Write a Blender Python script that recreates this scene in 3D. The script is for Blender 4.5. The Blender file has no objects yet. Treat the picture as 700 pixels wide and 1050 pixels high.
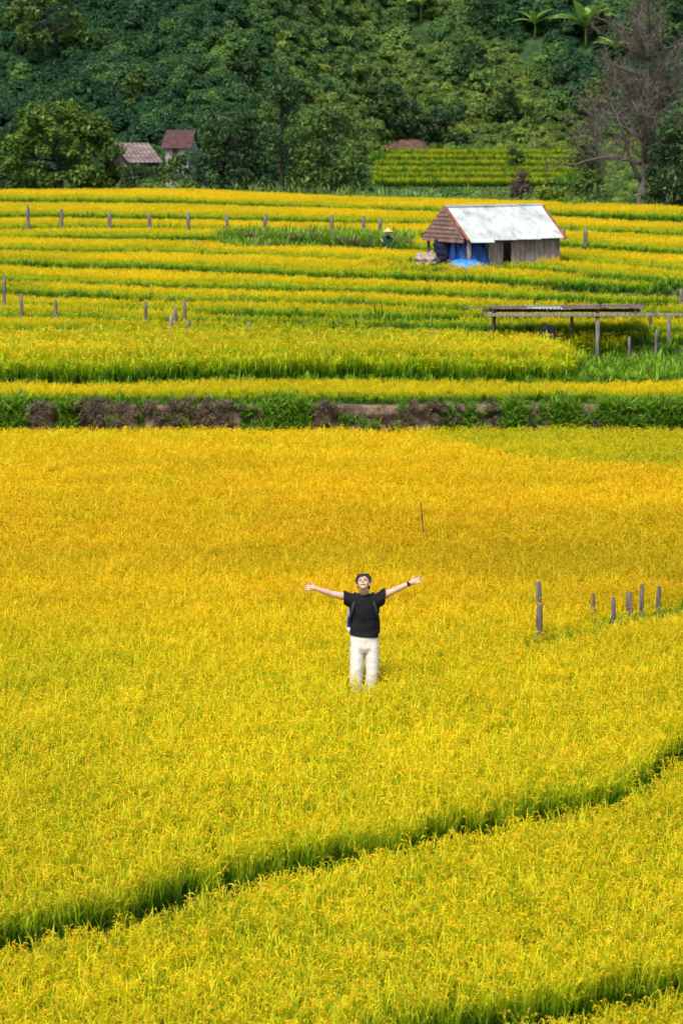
import bpy, bmesh, math, random
import numpy as np
from mathutils import Vector, Matrix, Quaternion, noise as mnoise

random.seed(7); RNG = np.random.default_rng(11)
R = math.radians
scene = bpy.context.scene
COL = scene.collection

# ------------------------------------------------------------------ camera
FPX, VH = 3000.0, 125.0               # focal length in pixels of a 700 wide frame, horizon row
PITCH = math.atan((525 - VH) / FPX)
ZC = 7.2
FWD = np.array([0, math.cos(PITCH), -math.sin(PITCH)])
UP = np.array([0, math.sin(PITCH), math.cos(PITCH)])
def ray(u, v):
    return FWD + np.array([1., 0, 0]) * (u - 350) / FPX + UP * (525 - v) / FPX
def hit_z(u, v, z):
    d = ray(u, v); t = (z - ZC) / d[2]; return np.array([0, 0, ZC]) + d * t
def hit_y(u, v, y):
    d = ray(u, v); t = y / d[1]; return np.array([0, 0, ZC]) + d * t
def proj(x, y, z):
    dz = z - ZC
    c = y * FWD[1] + dz * FWD[2]; h = y * UP[1] + dz * UP[2]
    return 350 + FPX * x / c, 525 - FPX * h / c

cam = bpy.data.cameras.new('camera'); cam_o = bpy.data.objects.new('camera', cam); COL.objects.link(cam_o)
cam_o.location = (0, 0, ZC); cam_o.rotation_euler = (R(90) - PITCH, 0, 0)
cam.sensor_fit = 'HORIZONTAL'; cam.sensor_width = 24; cam.lens = FPX / 700 * 24
cam.clip_start = .5; cam.clip_end = 2000
cam.dof.use_dof = True; cam.dof.focus_distance = 35.5; cam.dof.aperture_fstop = 4.5
scene.camera = cam_o

# ------------------------------------------------------------------ noise
def _hash(i, j, s):
    n = (i * 374761393 + j * 668265263 + s * 1442695041) & 0xffffffff
    n = ((n ^ (n >> 13)) * 1274126177) & 0xffffffff
    return ((n ^ (n >> 16)) & 0xffff) / 65535.0
def vnoise(x, y, s=0):
    x = np.asarray(x, float); y = np.asarray(y, float)
    i = np.floor(x).astype(np.int64); j = np.floor(y).astype(np.int64)
    fx = x - i; fy = y - j; fx = fx * fx * (3 - 2 * fx); fy = fy * fy * (3 - 2 * fy)
    a, b, c, d = _hash(i, j, s), _hash(i + 1, j, s), _hash(i, j + 1, s), _hash(i + 1, j + 1, s)
    return (a * (1 - fx) + b * fx) * (1 - fy) + (c * (1 - fx) + d * fx) * fy
def fbm(x, y, s=0, o=3):
    r = 0; a = .5; t = 0
    for k in range(o):
        r = r + a * vnoise(x * 2 ** k, y * 2 ** k, s + k * 17); t += a; a *= .5
    return r / t
def sstep(a, b, x):
    t = np.clip((x - a) / (b - a), 0, 1); return t * t * (3 - 2 * t)

# ------------------------------------------------------------------ paddies and terraces
H_MAIN = .50
Z1, Z0 = -.14, -.30                   # the two lower paddies in front
def line_fn(pts, z):
    P = np.array([hit_z(u, v, z) for u, v in pts]); o = np.argsort(P[:, 0]); P = P[o]
    def f(x):
        x = np.asarray(x, float); y = np.interp(x, P[:, 0], P[:, 1])
        sl = (P[1, 1] - P[0, 1]) / (P[1, 0] - P[0, 0]); sr = (P[-1, 1] - P[-2, 1]) / (P[-1, 0] - P[-2, 0])
        y = np.where(x < P[0, 0], P[0, 1] + (x - P[0, 0]) * sl, y)
        return np.where(x > P[-1, 0], P[-1, 1] + (x - P[-1, 0]) * sr, y)
    return f
A_FRONT = line_fn([(-60, 946), (0, 935), (100, 917), (200, 886), (300, 863), (400, 845), (500, 823), (560, 812), (620, 802), (660, 778), (700, 748), (760, 705)], H_MAIN)
A_BACK = line_fn([(-60, 978), (0, 967), (100, 944), (200, 919), (300, 888), (400, 868), (500, 843), (560, 831), (620, 822), (655, 807), (700, 776), (760, 734)], Z1 + H_MAIN)
B_FRONT = line_fn([(250, 1085), (380, 1046), (470, 1022), (560, 1008), (640, 994), (700, 982), (780, 966)], Z1 + H_MAIN)
B_BACK = line_fn([(250, 1125), (380, 1084), (470, 1062), (560, 1042), (640, 1026), (700, 1012), (780, 994)], Z0 + H_MAIN)
SPUR = line_fn([(630, 826), (650, 829), (700, 833), (760, 838)], Z1 + H_MAIN)

Y_SCARP = hit_z(350, 440, H_MAIN)[1] + .5
# (front canopy row at the middle, back rows at x = 0 / 350 / 700, rice height)
TER = [(402, (389, 388, 385), .30), (364, (339, 340, 346), .80), (334, (322.5, 331, 337), .38), (326, (312.5, 322, 328), .38),
       (317, (299, 312, 319), .38), (306, (288, 300, 309), .38), (292, (270.5, 284, 298), .38), (276, (256, 265, 289), .38),
       (258, (242.5, 250, 274), .38), (245, (232.5, 238, 258), .38), (234, (222, 228, 240), .38), (222, (206.5, 213, 227), .38), (207, (190, 198, 213), .38)]
d = Y_SCARP + .35
ZT, BK = [], []                       # canopy heights and back lines
for i, (fr, bks, h) in enumerate(TER):
    P = hit_y(350, fr, d); z = P[2]; ZT.append(z)
    Q = [hit_z(u, b, z) for u, b in zip((0, 350, 700), bks)]
    k = np.polyfit([q[0] for q in Q], [q[1] for q in Q], 2)
    BK.append(k); d = Q[1][1]
NT = len(TER)
ZT = np.array(ZT); HT = np.array([t[2] for t in TER])
def scarp_y(x):
    return Y_SCARP + .5 * (fbm(x * .22, 3.1 + x * 0, 5) - .5) + .25 * (vnoise(x * 1.1, 1.7 + x * 0, 8) - .5)
def back_y(k, x):
    x = np.asarray(x, float); q = BK[k]
    xm = (BK[k][1] * 0 + 350 / FPX) * (q[2])          # half width of the view there
    xc = np.clip(x, -xm * 1.1, xm * 1.1)
    y = np.polyval(q, xc) + np.polyval(np.polyder(q), xc) * (x - xc)
    amp = .012 * q[2]
    return y + amp * (fbm(x * .16, k * 5.3 + x * 0, 21) - .5) * 2 + .25 * amp * (vnoise(x * .7, k * 3.3 + x * 0, 31) - .5) * 2
def edge_y(x): return back_y(NT - 1, x)
Y_EDGE = float(BK[-1][2])
print('scarp', Y_SCARP, 'edge', Y_EDGE, 'ZT', np.round(ZT, 2), 'D', [round(float(b[2]), 1) for b in BK])
def z_wave(k, x): return (.02 + .02 * min(k, 6)) * (fbm(x * .12, k * 7.7 + x * 0, 41) - .5) * 2

VAL = [(196, 188), (184, 181), (178, 175), (172, 168.5), (165.5, 162), (159.5, 156.5), (154.5, 150.5)]
vd = Y_EDGE + 20
VZ, VB = [], []
for fr, bk in VAL:
    z = hit_y(480, fr, vd)[2]; VZ.append(z); vd = vd + 4.6; VB.append(vd)
Y_VAL0, Y_VAL1 = Y_EDGE + 20, vd
VX0 = lambda y: (384 - 350) / FPX * y
VX1 = lambda y: (585 - 350) / FPX * y
print('valley', Y_VAL0, Y_VAL1, np.round(VZ, 2))

def hill_base(x, y):
    u = 350 + FPX * x / np.maximum(y, 1)
    t = sstep(200, 420, u)
    return (np.clip(edge_y(x), Y_EDGE - 12, Y_EDGE + 20) + 14) * (1 - t) + (Y_VAL1 + 1) * t
HUT_YAW = R(29)
HP = hit_y(481, 276, 89.5)
def hut_xy(x, y):
    return (x - HP[0]) * math.cos(HUT_YAW) + (y - HP[1]) * math.sin(HUT_YAW), -(x - HP[0]) * math.sin(HUT_YAW) + (y - HP[1]) * math.cos(HUT_YAW)
def ground(x, y):
    x = np.asarray(x, float); y = np.asarray(y, float)
    z = np.full(x.shape, Z0)
    am, bm_ = (A_FRONT(x) + A_BACK(x)) / 2, (B_FRONT(x) + B_BACK(x)) / 2
    z = z + (Z1 - Z0) * sstep(-.12, .12, y - bm_) + (0 - Z1) * sstep(-.12, .12, y - am)
    zs = ZT[0] - HT[0]
    z = np.where(y > scarp_y(x), zs, z)
    for k in range(1, NT):
        b = back_y(k - 1, x)
        zk = ZT[k] - HT[k] + z_wave(k, x)
        zp = ZT[k - 1] - HT[k - 1] + z_wave(k - 1, x) * (k > 1)
        t = sstep(-.35, .05, y - b)
        z = np.where(y > b - .4, zp * (1 - t) + zk * t, z)
    ze = ZT[-1] - HT[-1]
    e = edge_y(x)
    # behind the field: a dip, the little valley terraces and the hill
    u = 350 + FPX * x / np.maximum(y, 1)
    back = ze - .3 * sstep(0, 3, y - e) + .035 * np.maximum(y - e - 6, 0)
    val = np.full(x.shape, VZ[0] - .4)
    val = np.where(y > Y_VAL0, VZ[0] - .4, val)
    for k in range(1, len(VB)):
        val = np.where(y > VB[k - 1], VZ[k] - .4, val)
    val = val + np.maximum(y - VB[-1], 0) * .05
    w = sstep(365, 395, u) * (1 - sstep(590, 640, u)) * sstep(6, 19, y - e)
    back = back * (1 - w) + val * w
    hb = hill_base(x, y)
    s = np.maximum(y - hb, 0)
    hill = .5 * (s * s / (s + 2.5)) + 2.2 * (fbm(x * .07, y * .07, 61) - .5) * sstep(0, 10, s)
    hill = hill - 18 * sstep(40, 120, s) * sstep(40, 120, s)
    back = back + hill
    lx, ly = hut_xy(x, y)
    pad = sstep(-2.6, -1.6, lx) * (1 - sstep(4.4, 5.2, lx)) * sstep(-1.6, -1.0, ly) * (1 - sstep(2.6, 3.6, ly))
    z = z * (1 - pad) + HP[2] * pad
    return np.where(y > e, back, z)
G = lambda x, y: float(ground(np.array([x]), np.array([y]))[0])
def hit_ground(u, v, y0=20., y1=400.):
    ys = np.linspace(y0, y1, 4000); dr = ray(u, v)
    xs = dr[0] / dr[1] * ys; zs = ZC + dr[2] / dr[1] * ys
    k = np.argmax(zs < ground(xs, ys)); return np.array([xs[k], ys[k], zs[k]])

def hit_canopy(u, v, y0=20., y1=400., h=.36):
    ys = np.linspace(y0, y1, 6000); dr = ray(u, v)
    xs = dr[0] / dr[1] * ys; zs = ZC + dr[2] / dr[1] * ys
    k = np.argmax(zs < ground(xs, ys) + h); return np.array([xs[k], ys[k], ground(xs[k:k + 1], ys[k:k + 1])[0]])

# ------------------------------------------------------------------ materials
def new_mat(name):
    m = bpy.data.materials.new(name); m.use_nodes = True
    nt = m.node_tree; b = nt.nodes['Principled BSDF']; return m, nt, b
def N(nt, t, **kw):
    n = nt.nodes.new(t)
    for k, v in kw.items(): setattr(n, k, v)
    return n
def ramp(nt, fac, stops):
    r = N(nt, 'ShaderNodeValToRGB'); e = r.color_ramp.elements
    while len(e) < len(stops): e.new(.5)
    for q, (p, c) in zip(e, stops): q.position = p; q.color = (*c, 1)
    nt.links.new(fac, r.inputs[0]); return r.outputs[0]
def mixc(nt, fac, a, b, mode='MIX'):
    m = N(nt, 'ShaderNodeMix', data_type='RGBA', blend_type=mode)
    for s, v in ((0, fac), (6, a), (7, b)):
        if isinstance(v, (int, float)): m.inputs[s].default_value = v
        elif isinstance(v, tuple): m.inputs[s].default_value = (*v, 1)
        else: nt.links.new(v, m.inputs[s])
    return m.outputs[2]
def noise(nt, scale, detail=4, rough=.55, coord='Object', stretch=None):
    out = N(nt, 'ShaderNodeNewGeometry').outputs['Position'] if coord == 'World' else N(nt, 'ShaderNodeTexCoord').outputs[coord]
    if stretch:
        mp = N(nt, 'ShaderNodeMapping'); mp.inputs['Scale'].default_value = stretch
        nt.links.new(out, mp.inputs[0]); out = mp.outputs[0]
    n = N(nt, 'ShaderNodeTexNoise'); n.inputs['Scale'].default_value = scale
    n.inputs['Detail'].default_value = detail; n.inputs['Roughness'].default_value = rough
    nt.links.new(out, n.inputs['Vector']); return n.outputs['Fac']
def bump(nt, b, h, strength=.3, dist=.02):
    bn = N(nt, 'ShaderNodeBump'); bn.inputs['Strength'].default_value = strength; bn.inputs['Distance'].default_value = dist
    nt.links.new(h, bn.inputs['Height']); nt.links.new(bn.outputs[0], b.inputs['Normal'])
def attr(nt, name, kind='GEOMETRY'):
    return N(nt, 'ShaderNodeAttribute', attribute_name=name, attribute_type=kind).outputs['Fac']
def simple(name, cols, scale=6, rough=.8, stretch=None, detail=5, metal=0, bmp=0, spec=.3, coord='Object'):
    m, nt, b = new_mat(name)
    n = noise(nt, scale, detail, .6, coord, stretch)
    k = len(cols)
    c = ramp(nt, n, [(.3 + .4 * i / max(k - 1, 1), q) for i, q in enumerate(cols)])
    nt.links.new(c, b.inputs['Base Color']); b.inputs['Roughness'].default_value = rough
    b.inputs['Metallic'].default_value = metal; b.inputs['Specular IOR Level'].default_value = spec
    if bmp: bump(nt, b, n, bmp, .03)
    return m
def leafy(nt, b, col, trans=.3, rough=.55):
    """leaf shader: the principled leaf with some light passing through"""
    nt.links.new(col, b.inputs['Base Color']); b.inputs['Roughness'].default_value = rough
    b.inputs['Specular IOR Level'].default_value = .25
    t = N(nt, 'ShaderNodeBsdfTranslucent'); nt.links.new(col, t.inputs['Color'])
    mx = N(nt, 'ShaderNodeMixShader'); mx.inputs[0].default_value = trans
    nt.links.new(b.outputs[0], mx.inputs[1]); nt.links.new(t.outputs[0], mx.inputs[2])
    nt.links.new(mx.outputs[0], nt.nodes['Material Output'].inputs['Surface'])

def mat_rice():
    m, nt, b = new_mat('rice')
    tint = attr(nt, 'tint', 'INSTANCER'); var = attr(nt, 'var', 'INSTANCER')
    kind = attr(nt, 'kind'); hh = attr(nt, 'hh'); rn = attr(nt, 'rnd')
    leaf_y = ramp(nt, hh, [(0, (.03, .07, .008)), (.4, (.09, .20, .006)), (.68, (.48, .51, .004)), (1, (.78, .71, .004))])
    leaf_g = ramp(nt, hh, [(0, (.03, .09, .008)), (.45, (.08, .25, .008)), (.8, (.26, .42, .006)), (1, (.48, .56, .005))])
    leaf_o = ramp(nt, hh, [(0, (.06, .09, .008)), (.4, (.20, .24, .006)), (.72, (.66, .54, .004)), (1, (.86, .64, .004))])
    l1 = ramp(nt, tint, [(0, (0, 0, 0)), (.5, (1, 1, 1))])
    l2 = ramp(nt, tint, [(.5, (0, 0, 0)), (1, (1, 1, 1))])
    leaf = mixc(nt, l2, mixc(nt, l1, leaf_g, leaf_y), leaf_o)
    pan = ramp(nt, tint, [(0, (.62, .58, .005)), (.35, (.82, .67, .004)), (.7, (.88, .66, .003)), (1, (.92, .58, .003))])
    pan = mixc(nt, ramp(nt, rn, [(.45, (0, 0, 0)), (.85, (.75, .75, .75))]), pan, (.86, .40, .02))
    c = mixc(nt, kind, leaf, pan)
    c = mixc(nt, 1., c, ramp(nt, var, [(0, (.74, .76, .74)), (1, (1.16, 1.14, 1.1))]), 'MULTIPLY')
    leafy(nt, b, c, .42, .6); return m
def mat_grass(name, lo, mid, hi):
    m, nt, b = new_mat(name)
    hh = attr(nt, 'hh'); rn = attr(nt, 'rnd'); var = attr(nt, 'var', 'INSTANCER')
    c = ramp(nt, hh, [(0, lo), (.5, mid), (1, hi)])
    c = mixc(nt, 1., c, ramp(nt, rn, [(0, (.6, .65, .6)), (1, (1.3, 1.25, 1.2))]), 'MULTIPLY')
    c = mixc(nt, 1., c, ramp(nt, var, [(0, (.65, .7, .7)), (1, (1.3, 1.25, 1.1))]), 'MULTIPLY')
    leafy(nt, b, c, .3); return m
def mat_shrub():
    m, nt, b = new_mat('shrub_leaves')
    rn = attr(nt, 'rnd'); tint = attr(nt, 'tint', 'INSTANCER'); var = attr(nt, 'var', 'INSTANCER')
    c = ramp(nt, tint, [(0, (.016, .056, .026)), (.3, (.040, .120, .036)), (.55, (.115, .225, .048)), (.8, (.22, .30, .052)), (1, (.32, .40, .05))])
    c = mixc(nt, 1., c, ramp(nt, rn, [(0, (.55, .6, .6)), (.7, (1, 1, 1)), (1, (1.7, 1.6, 1.4))]), 'MULTIPLY')
    c = mixc(nt, 1., c, ramp(nt, var, [(0, (.6, .65, .75)), (1, (1.4, 1.3, 1.1))]), 'MULTIPLY')
    leafy(nt, b, c, .25); return m
def mat_leaf(name, c0, c1, c2, trans=.28):
    m, nt, b = new_mat(name)
    rn = attr(nt, 'rnd')
    leafy(nt, b, ramp(nt, rn, [(0, c0), (.55, c1), (1, c2)]), trans); return m
def mat_ground():
    m, nt, b = new_mat('ground')
    n1 = noise(nt, .9, 6, .6, 'World'); n2 = noise(nt, 9, 5, .7, 'World')
    soil = ramp(nt, n2, [(.3, (.05, .035, .018)), (.7, (.14, .09, .05))])
    green = ramp(nt, n2, [(.3, (.03, .07, .012)), (.7, (.09, .16, .02))])
    c = mixc(nt, ramp(nt, n1, [(.40, (0, 0, 0)), (.62, (1, 1, 1))]), green, soil)
    nt.links.new(c, b.inputs['Base Color']); b.inputs['Roughness'].default_value = .95
    bump(nt, b, n2, .5, .05); return m
def mat_earth():
    m, nt, b = new_mat('scarp_earth')
    n1 = noise(nt, 2.2, 6, .65, 'World'); n2 = noise(nt, 14, 5, .7, 'World')
    c = ramp(nt, n1, [(.3, (.035, .024, .017)), (.46, (.13, .085, .058)), (.6, (.30, .205, .135)), (.72, (.08, .052, .038))])
    c = mixc(nt, .8, c, ramp(nt, n2, [(.3, (.35, .33, .33)), (.65, (1.1, 1.08, 1.05))]), 'MULTIPLY')
    nt.links.new(c, b.inputs['Base Color']); b.inputs['Roughness'].default_value = .95
    bump(nt, b, n2, .8, .08); return m

M = {}
M['hill'] = simple('hill_undergrowth', [(.012, .030, .010), (.03, .065, .016), (.06, .10, .02)], 1.3, .95, bmp=.6, coord='World'); M['rice'] = mat_rice(); M['ground'] = mat_ground(); M['earth'] = mat_earth(); M['shrub'] = mat_shrub()
M['grass'] = mat_grass('bank_grass', (.02, .06, .006), (.07, .19, .010), (.19, .34, .015))
M['reed'] = mat_grass('reed_grass', (.04, .10, .02), (.11, .24, .05), (.30, .42, .14))
M['dry'] = mat_grass('dry_grass', (.05, .036, .028), (.14, .10, .075), (.26, .20, .14))
M['leaf_broad'] = mat_leaf('broad_leaves', (.03, .07, .010), (.085, .16, .018), (.24, .33, .04))
M['leaf_dark'] = mat_leaf('dark_leaves', (.016, .045, .018), (.042, .092, .026), (.11, .18, .04))
M['leaf_olive'] = mat_leaf('olive_leaves', (.03, .07, .014), (.08, .14, .024), (.17, .25, .04))
M['leaf_lime'] = mat_leaf('lime_leaves', (.08, .14, .01), (.17, .27, .015), (.32, .42, .02))
M['leaf_brown'] = mat_leaf('withered_leaves', (.06, .04, .03), (.12, .085, .06), (.20, .14, .10))
M['leaf_banana'] = mat_leaf('banana_leaves', (.10, .20, .03), (.19, .33, .05), (.34, .48, .12))
M['bark_dark'] = simple('dark_bark', [(.02, .018, .014), (.06, .05, .04)], 8, .9, (1, 1, .2), bmp=.5)
M['bark_pale'] = simple('pale_bark', [(.14, .12, .10), (.34, .30, .26)], 6, .9, (1, 1, .2), bmp=.5)
M['bark_grey'] = simple('grey_dead_bark', [(.07, .058, .052), (.19, .165, .15)], 7, .9, (1, 1, .25), bmp=.4)
M['twig'] = simple('dead_twigs', [(.062, .052, .038), (.145, .122, .09)], 3, .9)
M['post'] = simple('weathered_post_wood', [(.055, .045, .04), (.15, .125, .11), (.28, .25, .225)], 22, .9, (1, 1, .12), bmp=.6)
M['plank'] = simple('weathered_planks', [(.11, .08, .062), (.24, .185, .15), (.38, .315, .26)], 7, .88, (3, 3, .3), bmp=.4)
M['plank_dark'] = simple('dark_beam_wood', [(.05, .036, .03), (.13, .09, .07)], 7, .9, (1, 1, .3), bmp=.4)
M['shingle'] = simple('old_gable_boards', [(.06, .046, .04), (.16, .115, .095), (.25, .12, .085), (.33, .28, .25)], 5, .9, (.7, .7, 3), bmp=.4)
M['rust'] = simple('rusty_iron', [(.10, .028, .018), (.24, .075, .042), (.36, .16, .10)], 5, .75, bmp=.2)
M['rust_dark'] = simple('dark_rusty_iron', [(.05, .035, .032), (.14, .08, .065), (.34, .26, .23)], 4, .7, bmp=.2)
def mat_tin():
    m, nt, b = new_mat('pale_roof_tin')
    n1 = noise(nt, 1.6, 6, .6); n2 = noise(nt, 5, 5, .6, 'Object', (1, .25, 1))
    c = ramp(nt, n1, [(.3, (.31, .35, .34)), (.5, (.46, .49, .46)), (.75, (.53, .54, .47))])
    st = ramp(nt, n2, [(.52, (0, 0, 0)), (.70, (.75, .75, .75))])
    c = mixc(nt, st, c, (.15, .18, .19))
    nt.links.new(c, b.inputs['Base Color']); b.inputs['Roughness'].default_value = .42; b.inputs['Metallic'].default_value = .25
    return m
M['tin'] = mat_tin()
M['blue_dark'] = simple('dark_blue_tarp', [(.003, .018, .09), (.006, .06, .26)], 5, .5, bmp=.3)
M['blue'] = simple('bright_blue_tarp', [(.005, .13, .55), (.02, .30, .78)], 5, .45, bmp=.3)
M['sack'] = simple('pale_sack_cloth', [(.26, .18, .16), (.44, .34, .30)], 9, .9, bmp=.2)
M['black_cloth'] = simple('black_cloth', [(.007, .007, .009), (.016, .016, .020)], 7, .85, bmp=.25, spec=.15)
M['strap'] = simple('dark_webbing', [(.012, .014, .022), (.022, .024, .036)], 12, .7)
M['shirt_green'] = simple('dark_green_cloth', [(.006, .03, .02), (.015, .06, .04)], 9, .9)
M['navy'] = simple('navy_cloth', [(.006, .008, .02), (.015, .02, .05)], 9, .9)
M['straw'] = simple('straw_hat', [(.62, .38, .12), (.82, .58, .24)], 14, .8)
M['trouser'] = simple('beige_trousers', [(.64, .60, .54), (.76, .72, .66)], 6, .85, (1, 1, .5), bmp=.3)
M['hair'] = simple('dark_hair', [(.012, .010, .010), (.030, .024, .022)], 40, .5, (1, 1, .3))
def mat_skin():
    m, nt, b = new_mat('skin')
    n = noise(nt, 9, 4)
    nt.links.new(ramp(nt, n, [(.3, (.52, .32, .225)), (.7, (.62, .40, .295))]), b.inputs['Base Color'])
    b.inputs['Roughness'].default_value = .5; b.inputs['Subsurface Weight'].default_value = .08
    b.inputs['Subsurface Radius'].default_value = (.01, .004, .002); return m
M['skin'] = mat_skin()
M['lip'] = simple('lips', [(.35, .11, .10), (.42, .15, .13)], 9, .5)
M['teeth'] = simple('teeth', [(.75, .72, .66), (.8, .77, .7)], 9, .3)
M['eye_dark'] = simple('dark_eye', [(.01, .008, .008), (.02, .015, .015)], 9, .2)
M['watch'] = simple('black_rubber', [(.008, .008, .009), (.015, .015, .018)], 9, .4)
M['bottle_blue'] = simple('blue_plastic', [(.01, .05, .40), (.02, .08, .55)], 4, .3)
M['bottle_white'] = simple('white_plastic', [(.75, .75, .74), (.82, .82, .8)], 4, .3)
M['lens'] = simple('glasses_lens', [(.03, .03, .05), (.05, .05, .08)], 3, .08, spec=.8)
M['wall_white'] = simple('white_house_wall', [(.20, .195, .185), (.40, .39, .37)], 5, .85)
M['wall_dark'] = simple('dark_wall_boards', [(.04, .03, .025), (.09, .065, .05)], 6, .9)
M['roof_red'] = simple('rust_red_roof', [(.045, .02, .02), (.11, .045, .042)], 4, .7)
M['roof_pink'] = simple('faded_rust_roof', [(.08, .04, .036), (.20, .14, .13), (.30, .25, .24)], 2.5, .6, (.4, 3, 1))
M['red_soil'] = simple('red_soil', [(.03, .022, .014), (.09, .05, .03), (.17, .085, .05)], 3, .95, bmp=.4)

# ------------------------------------------------------------------ object helpers
def tag(o, label=None, cat=None, group=None, kind=None):
    for k, v in (('label', label), ('category', cat), ('group', group), ('kind', kind)):
        if v: o[k] = v
    return o
def link(o, parent=None):
    COL.objects.link(o)
    if parent is not None: o.parent = parent
    return o
def empty(name, loc, rz=0):
    o = bpy.data.objects.new(name, None); o.empty_display_size = .2
    o.location = loc; o.rotation_euler = (0, 0, rz); return link(o)
def np_mesh(name, V, F, mat, attrs=None, smooth=False):
    """V (n,3); F (m,4) quads, -1 in the last column for triangles not allowed"""
    me = bpy.data.meshes.new(name); V = np.asarray(V, np.float32); F = np.asarray(F, np.int32)
    n = F.shape[1]
    me.vertices.add(len(V)); me.vertices.foreach_set('co', V.ravel())
    me.loops.add(F.size); me.loops.foreach_set('vertex_index', F.ravel())
    me.polygons.add(len(F)); me.polygons.foreach_set('loop_start', np.arange(0, F.size, n, dtype=np.int32))
    if smooth: me.polygons.foreach_set('use_smooth', np.ones(len(F), bool))
    for k, a in (attrs or {}).items():
        at = me.attributes.new(k, 'FLOAT', 'POINT'); at.data.foreach_set('value', np.asarray(a, np.float32))
    me.update(calc_edges=True); me.validate()
    if mat: me.materials.append(mat)
    return me
class MB:
    """collects simple solids, then links them as ONE mesh object"""
    def __init__(s): s.v = []; s.f = []
    def add(s, V, F):
        o = len(s.v); s.v += [tuple(map(float, p)) for p in V]; s.f += [tuple(i + o for i in f) for f in F]; return s
    def box(s, c, size, rot=None):
        x, y, z = (q / 2 for q in size)
        P = [Vector(p) for p in ((-x, -y, -z), (x, -y, -z), (x, y, -z), (-x, y, -z), (-x, -y, z), (x, -y, z), (x, y, z), (-x, y, z))]
        if rot is not None: P = [rot @ p for p in P]
        return s.add([p + Vector(c) for p in P], [(3, 2, 1, 0), (4, 5, 6, 7), (0, 1, 5, 4), (1, 2, 6, 5), (2, 3, 7, 6), (3, 0, 4, 7)])
    def tube(s, pts, rad, n=8, squash=None, caps=True, round_caps=False):
        pts = [Vector(p) for p in pts]
        rad = [r if isinstance(r, (tuple, list)) else (r, r) for r in (rad if isinstance(rad, (list, tuple)) else [rad] * len(pts))]
        if round_caps:
            d0 = (pts[0] - pts[1]).normalized(); d1 = (pts[-1] - pts[-2]).normalized()
            a, b = min(rad[0]), min(rad[-1])
            pts = [pts[0] + d0 * a * .95, pts[0] + d0 * a * .7] + pts + [pts[-1] + d1 * b * .7, pts[-1] + d1 * b * .95]
            sc = lambda r, k: (r[0] * k, r[1] * k)
            rad = [sc(rad[0], .3), sc(rad[0], .72)] + rad + [sc(rad[-1], .72), sc(rad[-1], .3)]
        V = []; up = None
        for i, p in enumerate(pts):
            t = (pts[min(i + 1, len(pts) - 1)] - pts[max(i - 1, 0)]).normalized()
            if up is None:
                up = Vector((0, 1, 0)) if abs(t.y) < .9 else Vector((0, 0, 1))
            up = (up - t * up.dot(t)).normalized(); sd = t.cross(up)
            for k in range(n):
                a = 2 * math.pi * k / n
                V.append(p + sd * math.cos(a) * rad[i][0] + up * math.sin(a) * rad[i][1])
        F = [(i * n + k, i * n + (k + 1) % n, (i + 1) * n + (k + 1) % n, (i + 1) * n + k) for i in range(len(pts) - 1) for k in range(n)]
        if caps: F += [tuple(reversed(range(n))), tuple(range((len(pts) - 1) * n, len(pts) * n))]
        return s.add(V, F)
    def ball(s, c, r, rot=None, n=14, m=9):
        r = r if isinstance(r, (tuple, list)) else (r, r, r); V = []; 
        for j in range(m + 1):
            th = math.pi * (j + .001) / (m + .002)
            for k in range(n):
                p = Vector((r[0] * math.sin(th) * math.cos(2 * math.pi * k / n), r[1] * math.sin(th) * math.sin(2 * math.pi * k / n), r[2] * math.cos(th)))
                V.append((rot @ p if rot is not None else p) + Vector(c))
        F = [(j * n + k, (j + 1) * n + k, (j + 1) * n + (k + 1) % n, j * n + (k + 1) % n) for j in range(m) for k in range(n)]
        F += [tuple(range(n)), tuple(reversed(range(m * n, m * n + n)))]
        return s.add(V, F)
    def mesh(s, name, mat, smooth=False):
        me = bpy.data.meshes.new(name); me.from_pydata(s.v, [], s.f); me.update()
        if smooth: me.polygons.foreach_set('use_smooth', np.ones(len(me.polygons), bool))
        if mat: me.materials.append(mat)
        return me
    def build(s, name, mat, parent=None, smooth=False, bevel=0):
        o = bpy.data.objects.new(name, s.mesh(name, mat, smooth)); link(o, parent)
        if bevel:
            b = o.modifiers.new('bevel', 'BEVEL'); b.width = bevel; b.segments = 2; b.limit_method = 'ANGLE'
        return o
def fused(mb, name, mat, parent=None, voxel=.006, smooth=6, wrinkle=0, ws=9, cut=()):
    """one continuous surface out of overlapping solids"""
    t = bpy.data.objects.new('tmp', mb.mesh('tmp', None)); COL.objects.link(t)
    r = t.modifiers.new('r', 'REMESH'); r.mode = 'VOXEL'; r.voxel_size = voxel
    q = t.modifiers.new('s', 'SMOOTH'); q.iterations = smooth; q.factor = .5
    bpy.context.view_layer.update()
    me = bpy.data.meshes.new_from_object(t.evaluated_get(bpy.context.evaluated_depsgraph_get()))
    tm = t.data; bpy.data.objects.remove(t); bpy.data.meshes.remove(tm)
    me.name = name
    if wrinkle:
        nn = [v.normal.copy() for v in me.vertices]
        for v, q in zip(me.vertices, nn):
            p = v.co
            k = mnoise.noise(Vector((p.x * ws, p.y * ws, p.z * ws * 1.7))) + .5 * mnoise.noise(Vector((p.x * ws * 2.3, p.y * ws * 2.3, p.z * ws * 3.3)))
            v.co = p + q * wrinkle * k
    if cut:
        bm = bmesh.new(); bm.from_mesh(me)
        for co, no in cut:
            bmesh.ops.bisect_plane(bm, geom=bm.verts[:] + bm.edges[:] + bm.faces[:], plane_co=co, plane_no=no, clear_outer=True)
        bm.to_mesh(me); bm.free()
    me.polygons.foreach_set('use_smooth', np.ones(len(me.polygons), bool))
    me.materials.clear(); me.materials.append(mat)
    return link(bpy.data.objects.new(name, me), parent)
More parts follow.
